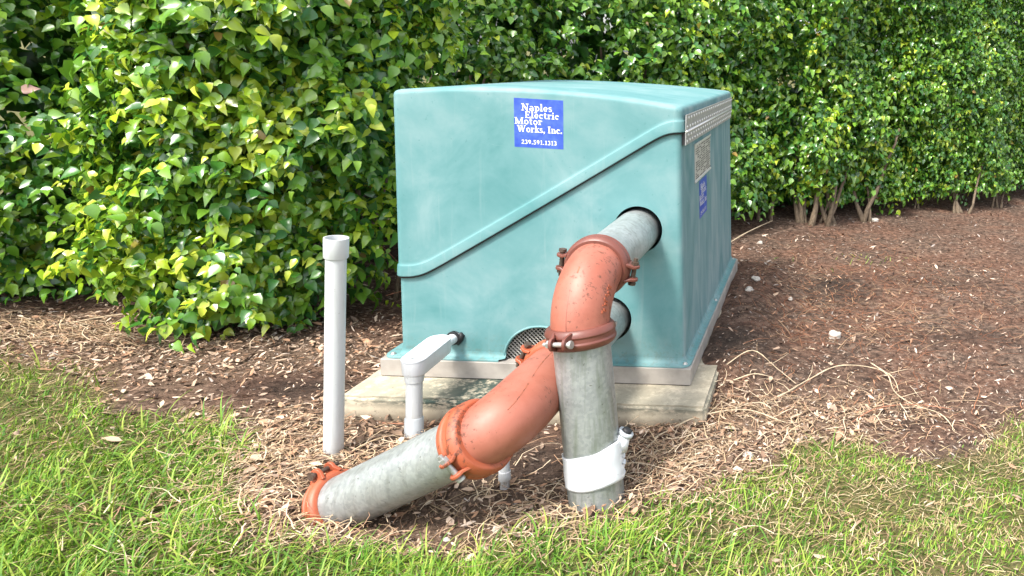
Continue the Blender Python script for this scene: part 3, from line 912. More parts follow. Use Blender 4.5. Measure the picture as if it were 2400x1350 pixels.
# white saddle strap on the riser
def saddle():
    S = thing('saddle_strap', (0.42, -0.65, 0.0), 'white plastic saddle band wrapped round the lower riser pipe', 'pipe strap')
    ax, b, c = frame_from(rd, (0.95, -0.3, 0))             # b points right
    up = -ax
    n = 96; rows = 16; V, F = [], []
    def s_of(z): return (RT_.z - z) / -rd.z
    def edge(phi):
        ct = math.cos(phi)
        top = 0.164 + 0.012 * ct + 0.010 * max(0, ct) ** 4 + 0.0012 * math.sin(5 * phi + 1); bot = 0.058 + 0.004 * ct + 0.0012 * math.sin(4 * phi)
        return bot, top
    for j in range(rows + 1):
        for i in range(n):
            ph = 2 * math.pi * i / n; bot, top = edge(ph); z = bot + (top - bot) * j / rows
            r = 0.0885 + (0.003 if j in (0, rows) else 0) 
            if j == 0 or j == rows: r = 0.0885
            ripple = 0.0040 * math.exp(-((ph - 5.85) / 0.30) ** 2) * math.sin(z * 230 + ph * 3) + 0.0004 * math.sin(z * 90 + ph * 5)
            flare = 0.006 * math.exp(-((ph if ph < 3 else ph - 2 * math.pi)) ** 2 / 0.18)
            p = RT_ + rd * s_of(z) + (b * math.cos(ph) + c * math.sin(ph)) * (r + ripple + flare)
            V.append(p)
    for j in range(rows):
        for i in range(n):
            k = (i + 1) % n; F.append((j * n + i, j * n + k, (j + 1) * n + k, (j + 1) * n + i))
    o = mesh_obj('strap', V, F, M_WHITE, S)
    m = o.modifiers.new('solid', 'SOLIDIFY'); m.thickness = 0.004; m.offset = 1
    # raised folds
    for k, z in enumerate((0.100, 0.122, 0.144, 0.160)):
        path = []
        for q in range(9):
            ph = -0.62 + 0.42 * q / 8
            nrm = (b * math.cos(ph) + c * math.sin(ph)); path.append((RT_ + rd * s_of(z + 0.004 * math.sin(q)) + nrm * 0.0925, nrm))
        ridge(S, path, 0.004, 0.004 * 1.2, M_WHITE, 'fold')
    # outlet boss pointing up and away to the right, with a grey clamp ring
    nb = (b * 0.9 + Vector((0, 0.45, 0))).normalized()
    base = RT_ + rd * s_of(0.150) + nb * 0.075
    tip = base + nb * 0.026 + Vector((0, 0, 0.040))
    d = (tip - base)
    mesh_obj('outlet', *sweep([base, base + d * 0.5, tip], [0.036, 0.030, 0.019], 14, True, 0.07), M_WHITE, S)
    dn = d.normalized()
    mesh_obj('clamp_ring', *revolve(tip - dn * 0.006, dn, [(0, 0.0215), (0.0, 0.025), (0.012, 0.025), (0.012, 0.014), (0.006, 0.0135)], 20), M_PVCD, S)
    mesh_obj('plug', *revolve(tip + dn * 0.002, dn, [(0, 0.016), (0.012, 0.015), (0.014, 0.010)], 16, None, True), M_BLACK, S)
saddle()

# lower line: out of the lower hole, swept elbow, pipe running left into the ground
LOL = thing('sloping_pipe', (-0.25, -0.70, 0.0), 'sloping galvanised pipe with big orange elbow running left into the ground', 'pipe')
B0, B1 = Vector((0.272, 0.40, 0.330)), Vector((0.226, -0.445, 0.332))
bd = (B1 - B0).normalized()
C0 = Vector((0.130, -0.812, 0.276)); C1 = Vector((-0.340, -0.676, -0.026)); C2 = C1 + (C1 - C0).normalized() * 0.03
cd = (C1 - C0).normalized()
pipe(LOL, B0, B1, M_GALV)
el2 = hermite(B1, bd * 0.46, C0, cd * 0.40, 20)
v, f = sweep(el2, [0.0880 + 0.0065 * math.sin(math.pi * k / 20) ** 0.8 for k in range(21)], 48, False)
elbow2 = mesh_obj('elbow', v, f, M_ORANGE, LOL)
pipe(LOL, C0, C1, M_GALV)
coupling(LOL, B1, bd, [(-1, 0, 0.45), (1, 0, -0.4)], M_ORANGE2, M_BOLT, 0.95, 1.03)
coupling(LOL, C0, cd, [(-0.25, -1, -0.30), (0.1, 1, 0.2)], M_ORANGE2, M_BOLTZ, 1.25, 1.07)
coupling(LOL, C1 + cd * 0.012, cd, [(-0.4, 0.15, 0.9), (0, 0, -1)], M_ORANGE2, M_BOLT, 0.85)
for k0, k1, w, hgt in ((3, 7, 0.0034, 0.0020), (7, 10, 0.0018, 0.0014), (11, 12, 0.0050, 0.0016), (12, 15, 0.0030, 0.0018)):
    ridge(elbow2, [(p + n * (0.0065 * (math.sin(math.pi * (k0 + i) / 20) ** 0.8)), n) for i, (p, n) in enumerate(elbow_line(el2, (0.05, -0.95, 0.42), k0, k1, 0.0880))], w, hgt, M_RUST, 'casting_seam')

# white standpipe at the left
SP = thing('standpipe', (-0.503, -0.458, 0.0), 'tall thin white plastic standpipe with open socket end at left', 'pipe')
sp0, sp1 = Vector((-0.507, -0.458, -0.08)), Vector((-0.446, -0.456, 0.757)); sd = (sp1 - sp0).normalized()
Ls = (sp1 - sp0).length
mesh_obj('pipe', *revolve(sp0, sd, [(0, 0.0285), (Ls - 0.03, 0.0285)], 40), M_PVC, SP)
mesh_obj('socket', *revolve(sp1 - sd * 0.066, sd, [(0, 0.029), (0.0, 0.0320), (0.003, 0.0338), (0.060, 0.0345), (0.066, 0.0340), (0.066, 0.0300), (0.03, 0.0290), (-0.05, 0.024), (-0.3, 0.024)], 40), M_PVC, SP, True, 50)

# conduit with elbow box
CD = thing('conduit', (-0.338, -0.262, 0.0), 'short white electrical conduit with oval elbow box entering the enclosure', 'conduit')
cp0, cp1 = Vector((-0.331, -0.292, -0.08)), Vector((-0.329, -0.268, 0.222)); cdir = (cp1 - cp0).normalized()
mesh_obj('pipe', *revolve(cp0, cdir, [(0, 0.0265), ((cp1 - cp0).length, 0.0265)], 36), M_PVC, CD)
mesh_obj('coupling', *revolve(cp0 + cdir * 0.02, cdir, [(0, 0.0265), (0.0, 0.0305), (0.116, 0.0305), (0.12, 0.0285), (0.12, 0.0265)], 36), M_PVCD, CD, True, 40)
mesh_obj('hub', *revolve(cp1 - cdir * 0.030, cdir, [(0, 0.0265), (0, 0.030), (0.012, 0.031), (0.036, 0.034)], 36), M_PVC, CD, True, 50)
def stadium(y0, y1, r, xs0, xs1, n=12):
    P = []
    for k in range(n + 1):
        a = math.pi + math.pi * k / n; P.append((xs0 + r * math.cos(a), y0 + r + r * math.sin(a)))
    for k in range(n + 1):
        a = math.pi * k / n; P.append((xs1 + r * math.cos(a), y1 - r + r * math.sin(a)))
    return P
def stad_solid(name, levels, mat, parent):
    V, F = [], []; n = None
    for z, grow in levels:
        P = stadium(-0.303 - grow, -0.050 + grow, 0.040 + grow, -0.329, -0.331); n = len(P)
        V += [(x, y, z + 0.02 * (y + 0.3)) for x, y in P]
    for a in range(len(levels) - 1):
        for i in range(n):
            j = (i + 1) % n; F.append((a * n + i, a * n + j, (a + 1) * n + j, (a + 1) * n + i))
    F.append(tuple(range(n - 1, -1, -1))); F.append(tuple((len(levels) - 1) * n + i for i in range(n)))
    return mesh_obj(name, V, F, mat, parent, True, 45)
stad_solid('elbow_box', [(0.216, -0.008), (0.220, -0.002), (0.224, 0), (0.2705, 0.001)], M_WHITE, CD)
cov = stad_solid('cover', [(0.2715, 0.0005), (0.2725, 0.0025), (0.2775, 0.002), (0.2795, -0.0015)], M_WHITE, CD)
for y, x in ((-0.276, -0.329), (-0.080, -0.331)):
    mesh_obj('screw', *revolve((x, y, 0.2788 + 0.02 * (y + 0.3)), (0, 0, 1), [(0, 0.0055), (0.0015, 0.005), (0.002, 0.0015)], 12, None, True), M_BOLTZ, cov)
mesh_obj('connector', *revolve((-0.332, -0.095, 0.243), (0, 1, -0.03), [(0, 0.0245), (0.050, 0.0245), (0.035, 0.020), (0.15, 0.020)], 24), M_WHITE, CD, True, 40)
mesh_obj('locknut', *revolve((-0.332, 0.018, 0.240), (0, 1, 0), [(0, 0.020), (0.0, 0.027), (0.010, 0.027), (0.012, 0.020)], 12), M_BLACK, CD, True, 30)
mesh_obj('sealant', *sweep([(-0.318, 0.032, 0.212), (-0.306, 0.029, 0.232), (-0.301, 0.029, 0.250), (-0.306, 0.033, 0.262)], [0.006, 0.009, 0.010, 0.004], 8, True, 0.1), M_BLACK, CD)

# short dirty stub under the elbow
ST = thing('pipe_stub', (0.105, -0.573, 0.0), 'short dirty white plastic stub pipe under the orange elbow', 'pipe')
mesh_obj('pipe', *revolve((0.104, -0.580, -0.05), (0.02, 0.0, 1), [(0, 0.0145), (0.16, 0.0145), (0.16, 0.011), (0.1, 0.011)], 20), M_WHITE, ST, True, 40)
mesh_obj('collar', *revolve((0.105, -0.580, 0.008), (0.02, 0.0, 1), [(0, 0.0145), (0, 0.019), (0.028, 0.018), (0.028, 0.0145)], 20), M_WHITE, ST, True, 40)

# ------------------------------------------------------------------ foliage
def leaf_template(curl, fold, seed=0):
    """ovate leaf with drip tip: 3 columns x 5 stations + tip; y along the leaf, unit length"""
    st = [(0.0, 0.05), (0.10, 0.27), (0.30, 0.385), (0.56, 0.315), (0.79, 0.12), (1.0, 0.0)]
    V = []; F4 = []; F3 = []
    for k, (y, w) in enumerate(st[:-1]):
        z = -curl * y * y
        V += [(-w, y, z + fold * w + 0.03 * math.sin(k * 2 + seed)), (0, y, z), (w, y, z + fold * w - 0.03 * math.sin(k * 2.3 + seed))]
    V.append((0.02, 1.0, -curl * 1.05))
    for k in range(len(st) - 2):
        a = 3 * k
        F4 += [(a, a + 1, a + 4, a + 3), (a + 1, a + 2, a + 5, a + 4)]
    a = 3 * (len(st) - 2); t = a + 3
    F3 += [(a, a + 1, t), (a + 1, a + 2, t)]
    return np.array(V), np.array(F4), np.array(F3)
def leaf_coarse(curl, fold):
    st = [(0.0, 0.06), (0.24, 0.37), (0.62, 0.27)]; V = []; F4 = []
    for y, w in st:
        z = -curl * y * y; V += [(-w, y, z + fold * w), (0, y, z), (w, y, z + fold * w)]
    V.append((0.02, 1.0, -curl * 1.05))
    for k in range(2):
        a = 3 * k; F4 += [(a, a + 1, a + 4, a + 3), (a + 1, a + 2, a + 5, a + 4)]
    return np.array(V), np.array(F4), np.array([(6, 7, 9), (7, 8, 9)])
COARSE = [leaf_coarse(0.22, 0.35), leaf_coarse(0.48, 0.50), leaf_coarse(0.08, 0.22), leaf_coarse(0.75, 0.40)]
LEAVES = [leaf_template(0.22, 0.35, 0), leaf_template(0.48, 0.50, 1), leaf_template(0.08, 0.22, 2), leaf_template(0.75, 0.40, 3)]

PAL = {
 'deep': [(0.044, 0.150, 0.020), (0.056, 0.180, 0.024), (0.074, 0.205, 0.026), (0.042, 0.145, 0.030)],
 'mid': [(0.120, 0.270, 0.026), (0.150, 0.310, 0.030), (0.190, 0.335, 0.036)],
 'young': [(0.27, 0.42, 0.022), (0.37, 0.50, 0.030), (0.48, 0.57, 0.06), (0.20, 0.37, 0.025)],
 'old': [(0.40, 0.33, 0.06), (0.30, 0.20, 0.05)],
}
ALLC = PAL['deep'] + PAL['mid'] + PAL['young'] + PAL['old'] + [(0.62, 0.36, 0.30)]
CIDX = {'deep': (0, 4), 'mid': (4, 7), 'young': (7, 11), 'old': (11, 13)}
_leafmesh = {}
def leaf_mesh(ti, ci):
    k = (ti, ci)
    if k not in _leafmesh:
        V, F4, F3 = LEAVES[ti]
        me = np_mesh('leaf', V, [F4, F3], np.tile(np.array([*ALLC[ci], 1.0]), (len(V), 1)))
        me.polygons.foreach_set('use_smooth', np.ones(len(me.polygons), bool)); me.materials.append(M_LEAF)
        _leafmesh[k] = me
    return _leafmesh[k]

def norm(a): return a / np.maximum(np.linalg.norm(a, axis=-1, keepdims=True), 1e-9)

def project(p):
    d = p - CAM_POS; z = d @ FW
    return PPX + FPX * (d @ RT) / z, PPY - FPX * (d @ UP) / z, z

def make_leaves(S, O, young, size, rng, per=6, spread=1.0):
    """S: twig start points, O: outward directions. returns leaf arrays"""
    n = len(S)
    d = norm(O * 0.8 + np.array([0, 0, 0.25]) + rng.normal(0, 0.45, (n, 3)))
    L = rng.uniform(0.10, 0.20, n) * spread
    P, A, N, Z, C, T = [], [], [], [], [], []
    up = np.array([0, 0, 1.0])
    patch = np.sin(S[:, 0] * 7 + S[:, 2] * 5) + np.sin(S[:, 2] * 9 - S[:, 1] * 6 + 1) + np.sin(S[:, 0] * 15 - S[:, 2] * 4)
    yng = rng.random(n) < young * np.clip(1.0 + 0.7 * patch, 0.15, 2.2)
    for k in range(per):
        t = (k + 0.6) / per
        side = norm(np.cross(d, up)) * (1 if k % 2 else -1)
        p = S + d * (L * t)[:, None] + np.array([0, 0, -0.25]) * (L * t * t)[:, None] + rng.normal(0, 0.008, (n, 3))
        a = norm(d * 0.45 + side * 0.55 + np.array([0, 0, -0.55]) + rng.normal(0, 0.30, (n, 3)))
        nn = O * 0.65 + up * 0.60 + rng.normal(0, 0.38, (n, 3))
        nn = norm(nn - a * np.sum(nn * a, -1, keepdims=True))
        z = size * rng.uniform(0.5, 1.25, n)
        c = rng.integers(0, 4, n)
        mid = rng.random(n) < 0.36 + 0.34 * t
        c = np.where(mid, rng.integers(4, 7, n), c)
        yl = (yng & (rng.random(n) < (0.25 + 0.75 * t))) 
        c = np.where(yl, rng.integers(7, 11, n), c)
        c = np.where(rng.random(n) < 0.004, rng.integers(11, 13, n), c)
        z = np.where(yl & (k == per - 1), z * 0.8, z)
        P.append(p); A.append(a); N.append(nn); Z.append(z); C.append(c); T.append(rng.integers(0, 4, n))
    return [np.concatenate(q) for q in (P, A, N, Z, C, T)]

def shrub(name, root, leaves, label, group, stems, category='shrub', singles=300, pink=None, coarse=True):
    t = thing(name, root, label, category, group)
    P, A, N, Z, C, T = leaves
    px, py, dz = project(P)
    vis = (px > -40) & (px < 2440) & (py > -40) & (py < 1350)
    toward = norm(CAM_POS - P); facing = np.abs(np.sum(N * toward, -1))
    # outermost leaves: nearest to the camera within a coarse image cell
    cell = (px // 30).astype(int) * 1000 + (py // 30).astype(int)
    order = np.argsort(dz); seen = {}; score = np.zeros(len(P))
    for i in order:
        if not vis[i]: continue
        k = seen.get(cell[i], 0)
        if k < 2: score[i] = Z[i] / dz[i] * (0.4 + facing[i]); seen[cell[i]] = k + 1
    top = np.argsort(-score)[:singles]; top = top[score[top] > 0]
    mask = np.ones(len(P), bool); mask[top] = False
    B = np.cross(A, N)
    r = np.array(root)
    for i in top:
        ci = int(C[i])
        o = bpy.data.objects.new('leaf', leaf_mesh(int(T[i]), ci))
        M = np.eye(4); M[:3, 0] = B[i] * Z[i]; M[:3, 1] = A[i] * Z[i]; M[:3, 2] = N[i] * Z[i]; M[:3, 3] = P[i] - r
        COL.objects.link(o); o.parent = t; o.matrix_local = Matrix(M.tolist())
    vs_, f4, f3, cs = [], [], [], []; base = 0
    for ti in range(4):
        q = np.where(mask & (T == ti))[0]
        V, F4, F3 = (COARSE if coarse else LEAVES)[ti]; nv = len(V)
        X = (P[q] - r)[:, None, :] + Z[q][:, None, None] * (V[None, :, 0:1] * B[q][:, None] + V[None, :, 1:2] * A[q][:, None] + V[None, :, 2:3] * N[q][:, None])
        off = base + np.arange(len(q))[:, None, None] * nv
        f4.append((F4[None] + off).reshape(-1, 4)); f3.append((F3[None] + off).reshape(-1, 3))
        vs_.append(X.reshape(-1, 3))
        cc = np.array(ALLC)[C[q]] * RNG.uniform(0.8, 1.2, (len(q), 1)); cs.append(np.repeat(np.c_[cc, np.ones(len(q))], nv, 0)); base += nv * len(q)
    me = np_mesh('foliage', np.concatenate(vs_), [np.concatenate(f4), np.concatenate(f3)], np.concatenate(cs))
    me.polygons.foreach_set('use_smooth', np.ones(len(me.polygons), bool))
    o = link('foliage', me, t, M_LEAF); o['kind'] = 'stuff'
    for pts, rad in stems:
        v, f = sweep(pts, rad, 9, True, 0.06); mesh_obj('stem', v, f, M_BARK, t)
    if pink is not None:
        o = bpy.data.objects.new('leaf', leaf_mesh(0, len(ALLC) - 1)); o['label'] = 'single pink leaf'
        M = np.eye(4); p, a, n = pink; a = norm(np.array(a, float)); n = np.array(n, float); n = norm(n - a * (n @ a)); b = np.cross(a, n)
        for k, q in enumerate((b, a, n)): M[:3, k] = q * 0.06
        M[:3, 3] = np.array(p) - r; COL.objects.link(o); o.parent = t; o.matrix_local = Matrix(M.tolist())
    return t

HU, HN = np.array([0.781, 0.625, 0]), np.array([0.625, -0.781, 0])        # hedge line and its front normal
H0 = np.array([0.0, 2.85, 0.0])
def bulge(t, z):
    return 0.10 * np.sin(2.3 * t + 0.8) + 0.07 * np.sin(4.1 * t + 1.9 * z) + 0.06 * np.sin(4.6 * z - 1.5 * t) + 0.05 * np.sin(9 * t + 5 * z) - 0.05

def hedge_leaves(t0, t1, zmin, zmax, n_twigs, size, young, rng, skirt=0.12, thin=None, fwd=0.06):
    t = rng.uniform(t0, t1, n_twigs)
    z = zmin + (zmax - zmin) * rng.random(n_twigs) ** 1.12
    # clumps: drop twigs where a lumpy field is low
    lump = np.sin(7.1 * t + 2.3 * z) + np.sin(5.3 * z - 3.1 * t + 1) + np.sin(13 * t - 9 * z) + rng.normal(0, 1.0, n_twigs)
    keep = (lump > -1.7) & (z > zmin + skirt * (np.sin(6 * t + t0) + np.sin(11 * t)))
    if t1 < 1.06: keep &= (z < 2.0) | (rng.random(n_twigs) < 0.45)
    if thin is not None: keep &= rng.random(n_twigs) < thin(t, z)
    t, z = t[keep], z[keep]; n = len(t)
    depth = rng.random(n) ** 1.6 * 0.45
    out = bulge(t, z) - depth + 0.03 * np.clip(lump[keep], -2, 2)
    taper = 0.16 * np.clip((0.45 - z) / 0.45, 0, 1) ** 1.5                  # skirt tucks in at the foot
    S = H0 + HU * t[:, None] + HN * (out - taper + fwd)[:, None] + np.array([0, 0, 1.0]) * z[:, None]
    O = norm(HN + np.c_[rng.normal(0, 0.25, n), rng.normal(0, 0.25, n), rng.normal(0.05, 0.25, n)])
    lv = make_leaves(S, O, young, size, rng)
    # deep inner layer of large dark leaves, added to stop light leaking through
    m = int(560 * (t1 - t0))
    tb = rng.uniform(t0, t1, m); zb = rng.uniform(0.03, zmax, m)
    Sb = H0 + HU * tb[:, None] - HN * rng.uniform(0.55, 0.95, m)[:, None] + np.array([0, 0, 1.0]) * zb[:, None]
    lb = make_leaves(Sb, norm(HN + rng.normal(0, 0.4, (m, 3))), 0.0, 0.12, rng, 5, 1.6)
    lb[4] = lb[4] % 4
    return [np.concatenate([a, b]) for a, b in zip(lv, lb)]

def hp(t, off=0.0, z=0.0):
    return H0 + HU * t + HN * off + np.array([0, 0, z])

def stem(base, lean, h, r, rng=random):
    b = Vector(base); pts = []; n = 6
    for k in range(n + 1):
        q = k / n
        pts.append(b + Vector((lean[0] * q + rng.uniform(-0.012, 0.012), lean[1] * q + rng.uniform(-0.012, 0.012), -0.03 + h * q)))
    r *= 0.72
    return pts, [r * (1.25 - 0.7 * k / n) if k else r * 1.7 for k in range(n + 1)]

def cluster(base, n, r, h=0.9, spread=0.06, lean=0.25):
    out = []
    for k in range(n):
        bx = (base[0] + random.uniform(-spread, spread), base[1] + random.uniform(-spread, spread) * 0.6, base[2])
        out.append(stem(bx, (random.uniform(-lean, lean), random.uniform(0.30, 0.60)), h * random.uniform(0.8, 1.2), r * random.uniform(0.6, 1.1)))
    return out

rngp = np.random.default_rng(5)
G = 'clipped hedge shrubs behind the enclosure'
SPECS = [
 # t0, t1, zmin, n, size, young, stems, label
 (-4.9, -2.75, 0.02, 5600, 0.049, 0.12, cluster(hp(-3.3, -0.45), 4, 0.018), 'dark green hedge shrub at the far left beside the lawn'),
 (-2.75, -1.45, 0.04, 2700, 0.050, 0.12, cluster(hp(-2.0, -0.10), 4, 0.020, 1.3, 0.10, 0.2) + cluster(hp(-1.65, 0.0), 4, 0.022, 1.3, 0.10, 0.2), 'hedge shrub hidden behind the big yellow-leaved front bush'),
 (-1.45, -0.15, 0.25, 2300, 0.053, 0.06, cluster(hp(-1.0, -0.1), 4, 0.020, 1.3) + cluster(hp(-0.45, -0.05), 5, 0.024, 1.4), 'shaded hedge shrub with bare stems left behind the enclosure'),
 (-0.15, 1.05, 0.22, 2700, 0.052, 0.10, cluster(hp(0.4, -0.5), 4, 0.02), 'hedge shrub rising directly behind the enclosure lid'),
 (1.05, 2.30, 0.16, 4300, 0.050, 0.20, cluster((0.66, 3.40, 0), 3, 0.024, 0.8) + cluster((1.00, 3.50, 0.0), 4, 0.032, 0.9, 0.10) + cluster((1.22, 3.50, 0.0), 5, 0.022, 0.9, 0.12, 0.4) + cluster((1.55, 3.72, 0.0), 3, 0.024, 0.9, 0.08, 0.4), 'light green hedge shrub on several thick stems right of the enclosure'),
 (2.30, 3.60, 0.18, 4700, 0.046, 0.12, cluster((2.08, 4.37, 0.02), 2, 0.013, 0.5, 0.03) + cluster((2.52, 4.30, 0.02), 5, 0.020, 0.5, 0.08, 0.25), 'mid green hedge shrub with a pale fan of stems at its foot'),
 (3.60, 5.40, 0.18, 6300, 0.043, 0.04, cluster((2.98, 4.75, 0.03), 3, 0.016, 0.5, 0.05) + cluster((3.6, 5.4, 0.05), 3, 0.016, 0.5, 0.05), 'fine dark green hedge shrub at the far right end'),
]
for (t0, t1, zmin, n, size, young, stems, label) in SPECS:
    thin = None
    if t0 == -1.45: thin = lambda t, z: np.where(z < 0.95, 0.25, 1.0)
    if t0 == -2.75: thin = lambda t, z: np.where((z < 0.85 + 0.12 * np.sin(9 * t)) & (t > -2.30), 0.10, 1.0)
    lv = hedge_leaves(t0, t1, zmin, 2.75, n, size, young, rngp, 0.03 if t1 < -1.4 else 0.09, thin, 0.30 if t0 > 1 else (0.20 if t1 < -1.4 else 0.06))
    root = hp((t0 + t1) / 2, -0.3)
    pink = None
    if t0 == -4.9: pink = (tuple(hp(-3.26, 0.22, 1.06)), (0.9, 0.3, 0.25), (0.2, -1, 0.4))
    shrub('hedge_shrub', tuple(root), lv, label, G, stems, 'hedge shrub', 300, pink)

# big front bush, leaning out of the hedge at the left
def bush_leaves(n, rng):
    z = 0.06 + 2.1 * rng.random(n) ** 0.9
    ang = rng.uniform(math.radians(150), math.radians(375), n)              # mostly the camera side
    cx = -1.66 + 0.14 * z; cy = 0.86 + 0.05 * z
    r = np.interp(z, [0.0, 0.12, 0.35, 0.8, 1.3, 1.8, 2.2], [0.36, 0.46, 0.54, 0.60, 0.68, 0.72, 0.66])
    r = r * (1 + 0.10 * np.sin(3 * ang + 4 * z) + 0.08 * np.sin(7 * ang - 6 * z) + 0.05 * np.sin(11 * z + 2 * ang))
    lump = np.sin(6 * ang + 5 * z) + np.sin(9 * z - 4 * ang + 2) + np.sin(13 * ang + 8 * z + 1) + rng.normal(0, 1.0, n)
    keep = lump > -1.5
    keep &= ~((ang > math.radians(335)) & (z < 0.75) & (rng.random(n) < 0.6))
    z, ang, r, cx, cy, lump = z[keep], ang[keep], r[keep], cx[keep], cy[keep], lump[keep]
    rr_ = r * (1 - 0.55 * rng.random(len(z)) ** 1.7) + 0.03 * lump - 0.10
    S = np.stack([cx + rr_ * np.cos(ang), cy + rr_ * np.sin(ang), z], -1)
    O = norm(np.stack([np.cos(ang), np.sin(ang), 0.15 + rng.normal(0, 0.2, len(z))], -1))
    return make_leaves(S, O, 0.50, 0.055, rng)
lv = bush_leaves(6600, rngp)
stems = cluster((-1.62, 0.95, 0.0), 5, 0.020, 1.0, 0.12, 0.2) + cluster((-1.22, 1.12, 0.0), 3, 0.012, 1.1, 0.08, 0.12)
shrub('front_bush', (-1.62, 0.92, 0.0), lv, 'big leafy bush with bright yellow-green young leaves left of the enclosure', None, stems, 'bush', 300, None, True)

# ------------------------------------------------------------------ lawn, litter, straw, mulch
def scatter(n, x0, x1, y0, y1, dens, rng):
    x = rng.uniform(x0, x1, n); y = rng.uniform(y0, y1, n)
    k = rng.random(n) < dens(x, y)
    in_pad = (x > PADX0 - 0.0) & (x < PADX1 + 0.0) & (y > PADY0 - 0.0) & (y < PADY1)
    k &= ~(in_pad & ((x < 0.62) | (gh(x, y) < PAD_Z + 0.004)))
    return x[k], y[k]

def ribbons(name, x, y, z, heading, pitch0, length, width, bend, seg, colors, mat, label, cat, rng, up_tilt=None, twist=0.0, taper=True):
    """curved flat blades: heading in the ground plane, pitch0 start pitch, bend = pitch change along the blade"""
    n = len(x); s = seg + 1
    P = np.stack([x, y, z], -1); hd = heading.copy(); pt = pitch0.copy(); V = np.zeros((n, s, 2, 3))
    for k in range(s):
        t = k / seg
        w = width * ((1 - t) ** 0.7 if taper else (1 - 0.5 * t)); w = np.maximum(w, 0.0004)
        sd = np.stack([-np.sin(hd), np.cos(hd), np.zeros(n)], -1) * np.cos(twist * t)
        sd[:, 2] += np.sin(twist * t)
        V[:, k, 0] = P + sd * (w / 2)[:, None]; V[:, k, 1] = P - sd * (w / 2)[:, None]
        P = P + np.stack([np.cos(hd) * np.cos(pt), np.sin(hd) * np.cos(pt), np.sin(pt)], -1) * (length / seg)[:, None]
        pt = pt + bend[:, 0] / seg; hd = hd + bend[:, 1] / seg + (rng.normal(0, 0.25, n) if bend.shape[1] > 2 else 0)
        floor = gh(P[:, 0], P[:, 1]) + 0.003
        low = P[:, 2] < floor
        P[:, 2] = np.where(low, floor, P[:, 2]); pt = np.where(low, np.maximum(pt, -0.05), pt)
    v = V.reshape(-1, 3); i = np.arange(n)[:, None, None] * (2 * s)
    f = np.array([[2 * k, 2 * k + 1, 2 * k + 3, 2 * k + 2] for k in range(seg)])[None] + i
    c = np.repeat(np.c_[colors, np.ones(n)], 2 * s, 0)
    me = np_mesh(name, v, f.reshape(-1, 4), c)
    me.polygons.foreach_set('use_smooth', np.ones(len(me.polygons), bool))
    return tag(link(name, me, None, mat), label, cat, None, 'stuff')

def pick(cols, n, rng, jit=0.2):
    c = np.array(cols)[rng.integers(0, len(cols), n)]
    return c * rng.uniform(1 - jit, 1 + jit, (n, 1))

rg = np.random.default_rng(21)
def lawn_density(x, y):
    d = lawn_depth(x, y) + 0.07 * wav(x, y, 14, 0.3) + 0.04 * wav(x, y, 33, 1.3)
    w = sstep(-0.06, 0.16, d)
    right = sstep(0.5, 1.0, x)
    w *= 1 - 0.35 * right * (0.5 + 0.5 * wav(x, y, 9, 1.0))
    far = np.hypot(x - CAM_POS[0], y - CAM_POS[1])
    return w * np.clip(2.6 / far, 0.35, 1) * np.clip(0.92 + 0.8 * clump(x, y), 0.2, 1)
def clump(x, y): return 0.5 * wav(x, y, 11, 0.7) + 0.35 * wav(x, y, 27, 2.1) + 0.25 * wav(x, y, 52, 0.2)
gx, gy = scatter(225000, -3.4, 2.9, -1.75, 1.2, lawn_density, rg)
n = len(gx)
dry_p = 0.10 + 0.42 * sstep(0.55, 1.0, gx) * (0.55 + 0.6 * wav(gx, gy, 7, 2.0)) + 0.22 * sstep(-1.2, -1.8, gx) * (gy < 0.3)
dry_p = np.clip(dry_p - 0.25 * clump(gx, gy) + 0.25 * (lawn_depth(gx, gy) < 0.06), 0.05, 0.75)
isdry = rg.random(n) < dry_p
gc = pick([(0.100, 0.250, 0.020), (0.155, 0.320, 0.026), (0.22, 0.37, 0.038), (0.062, 0.180, 0.018), (0.28, 0.395, 0.055)], n, rg)
cl = clump(gx, gy)[:, None]
gc *= 0.88 * np.clip(1.0 + 0.40 * cl, 0.6, 1.5) * np.c_[1 + 0.25 * cl, np.ones(n), np.ones(n)]
gc[isdry] = pick([(0.36, 0.29, 0.13), (0.45, 0.36, 0.19), (0.25, 0.19, 0.10), (0.32, 0.33, 0.10)], int(isdry.sum()), rg)
near = sstep(-0.2, -0.9, gy)
glen = rg.uniform(0.020, 0.048, n) * (1 + 0.45 * near * (1 - sstep(-0.2, 0.6, gx) * 0.6)) * (1 - 0.28 * sstep(0.5, 1.2, gx))
ribbons('lawn_grass', gx, gy, gh(gx, gy) - 0.004, 2.6 * clump(gx + 3, gy) + rg.normal(0, 1.1, n), rg.uniform(0.45, 1.45, n), glen * (1 + 0.25 * clump(gx, gy)), rg.uniform(0.0028, 0.0058, n), np.c_[-rg.uniform(0.2, 1.5, n), rg.normal(0, 0.4, n)], 3, gc, M_GRASS,
        'short yellow-green lawn grass along the front and left', 'grass', rg)
# long loose blades at the lawn's front and the left edge
def tall_d(x, y):
    return sstep(-0.02, 0.05, lawn_depth(x, y)) * (gauss(x, y, (-0.85, -0.45), (0.3, 0.25)) + gauss(x, y, (0.1, -1.0), (0.9, 0.12)) + gauss(x, y, (-0.9, -1.0), (0.5, 0.3)) + 0.05)
tx, ty = scatter(10000, -2.2, 1.6, -1.5, 0.2, tall_d, rg); n = len(tx)
ribbons('tall_grass', tx, ty, gh(tx, ty), rg.uniform(0, 2 * math.pi, n), rg.uniform(0.5, 1.4, n), rg.uniform(0.07, 0.13, n), rg.uniform(0.004, 0.0075, n), np.c_[-rg.uniform(0.5, 1.8, n), rg.normal(0, 0.5, n)], 5,
        pick([(0.15, 0.29, 0.035), (0.22, 0.34, 0.045), (0.10, 0.21, 0.035), (0.31, 0.38, 0.07)], n, rg), M_GRASS, 'longer loose grass blades at the lawn edge in front', 'grass', rg)
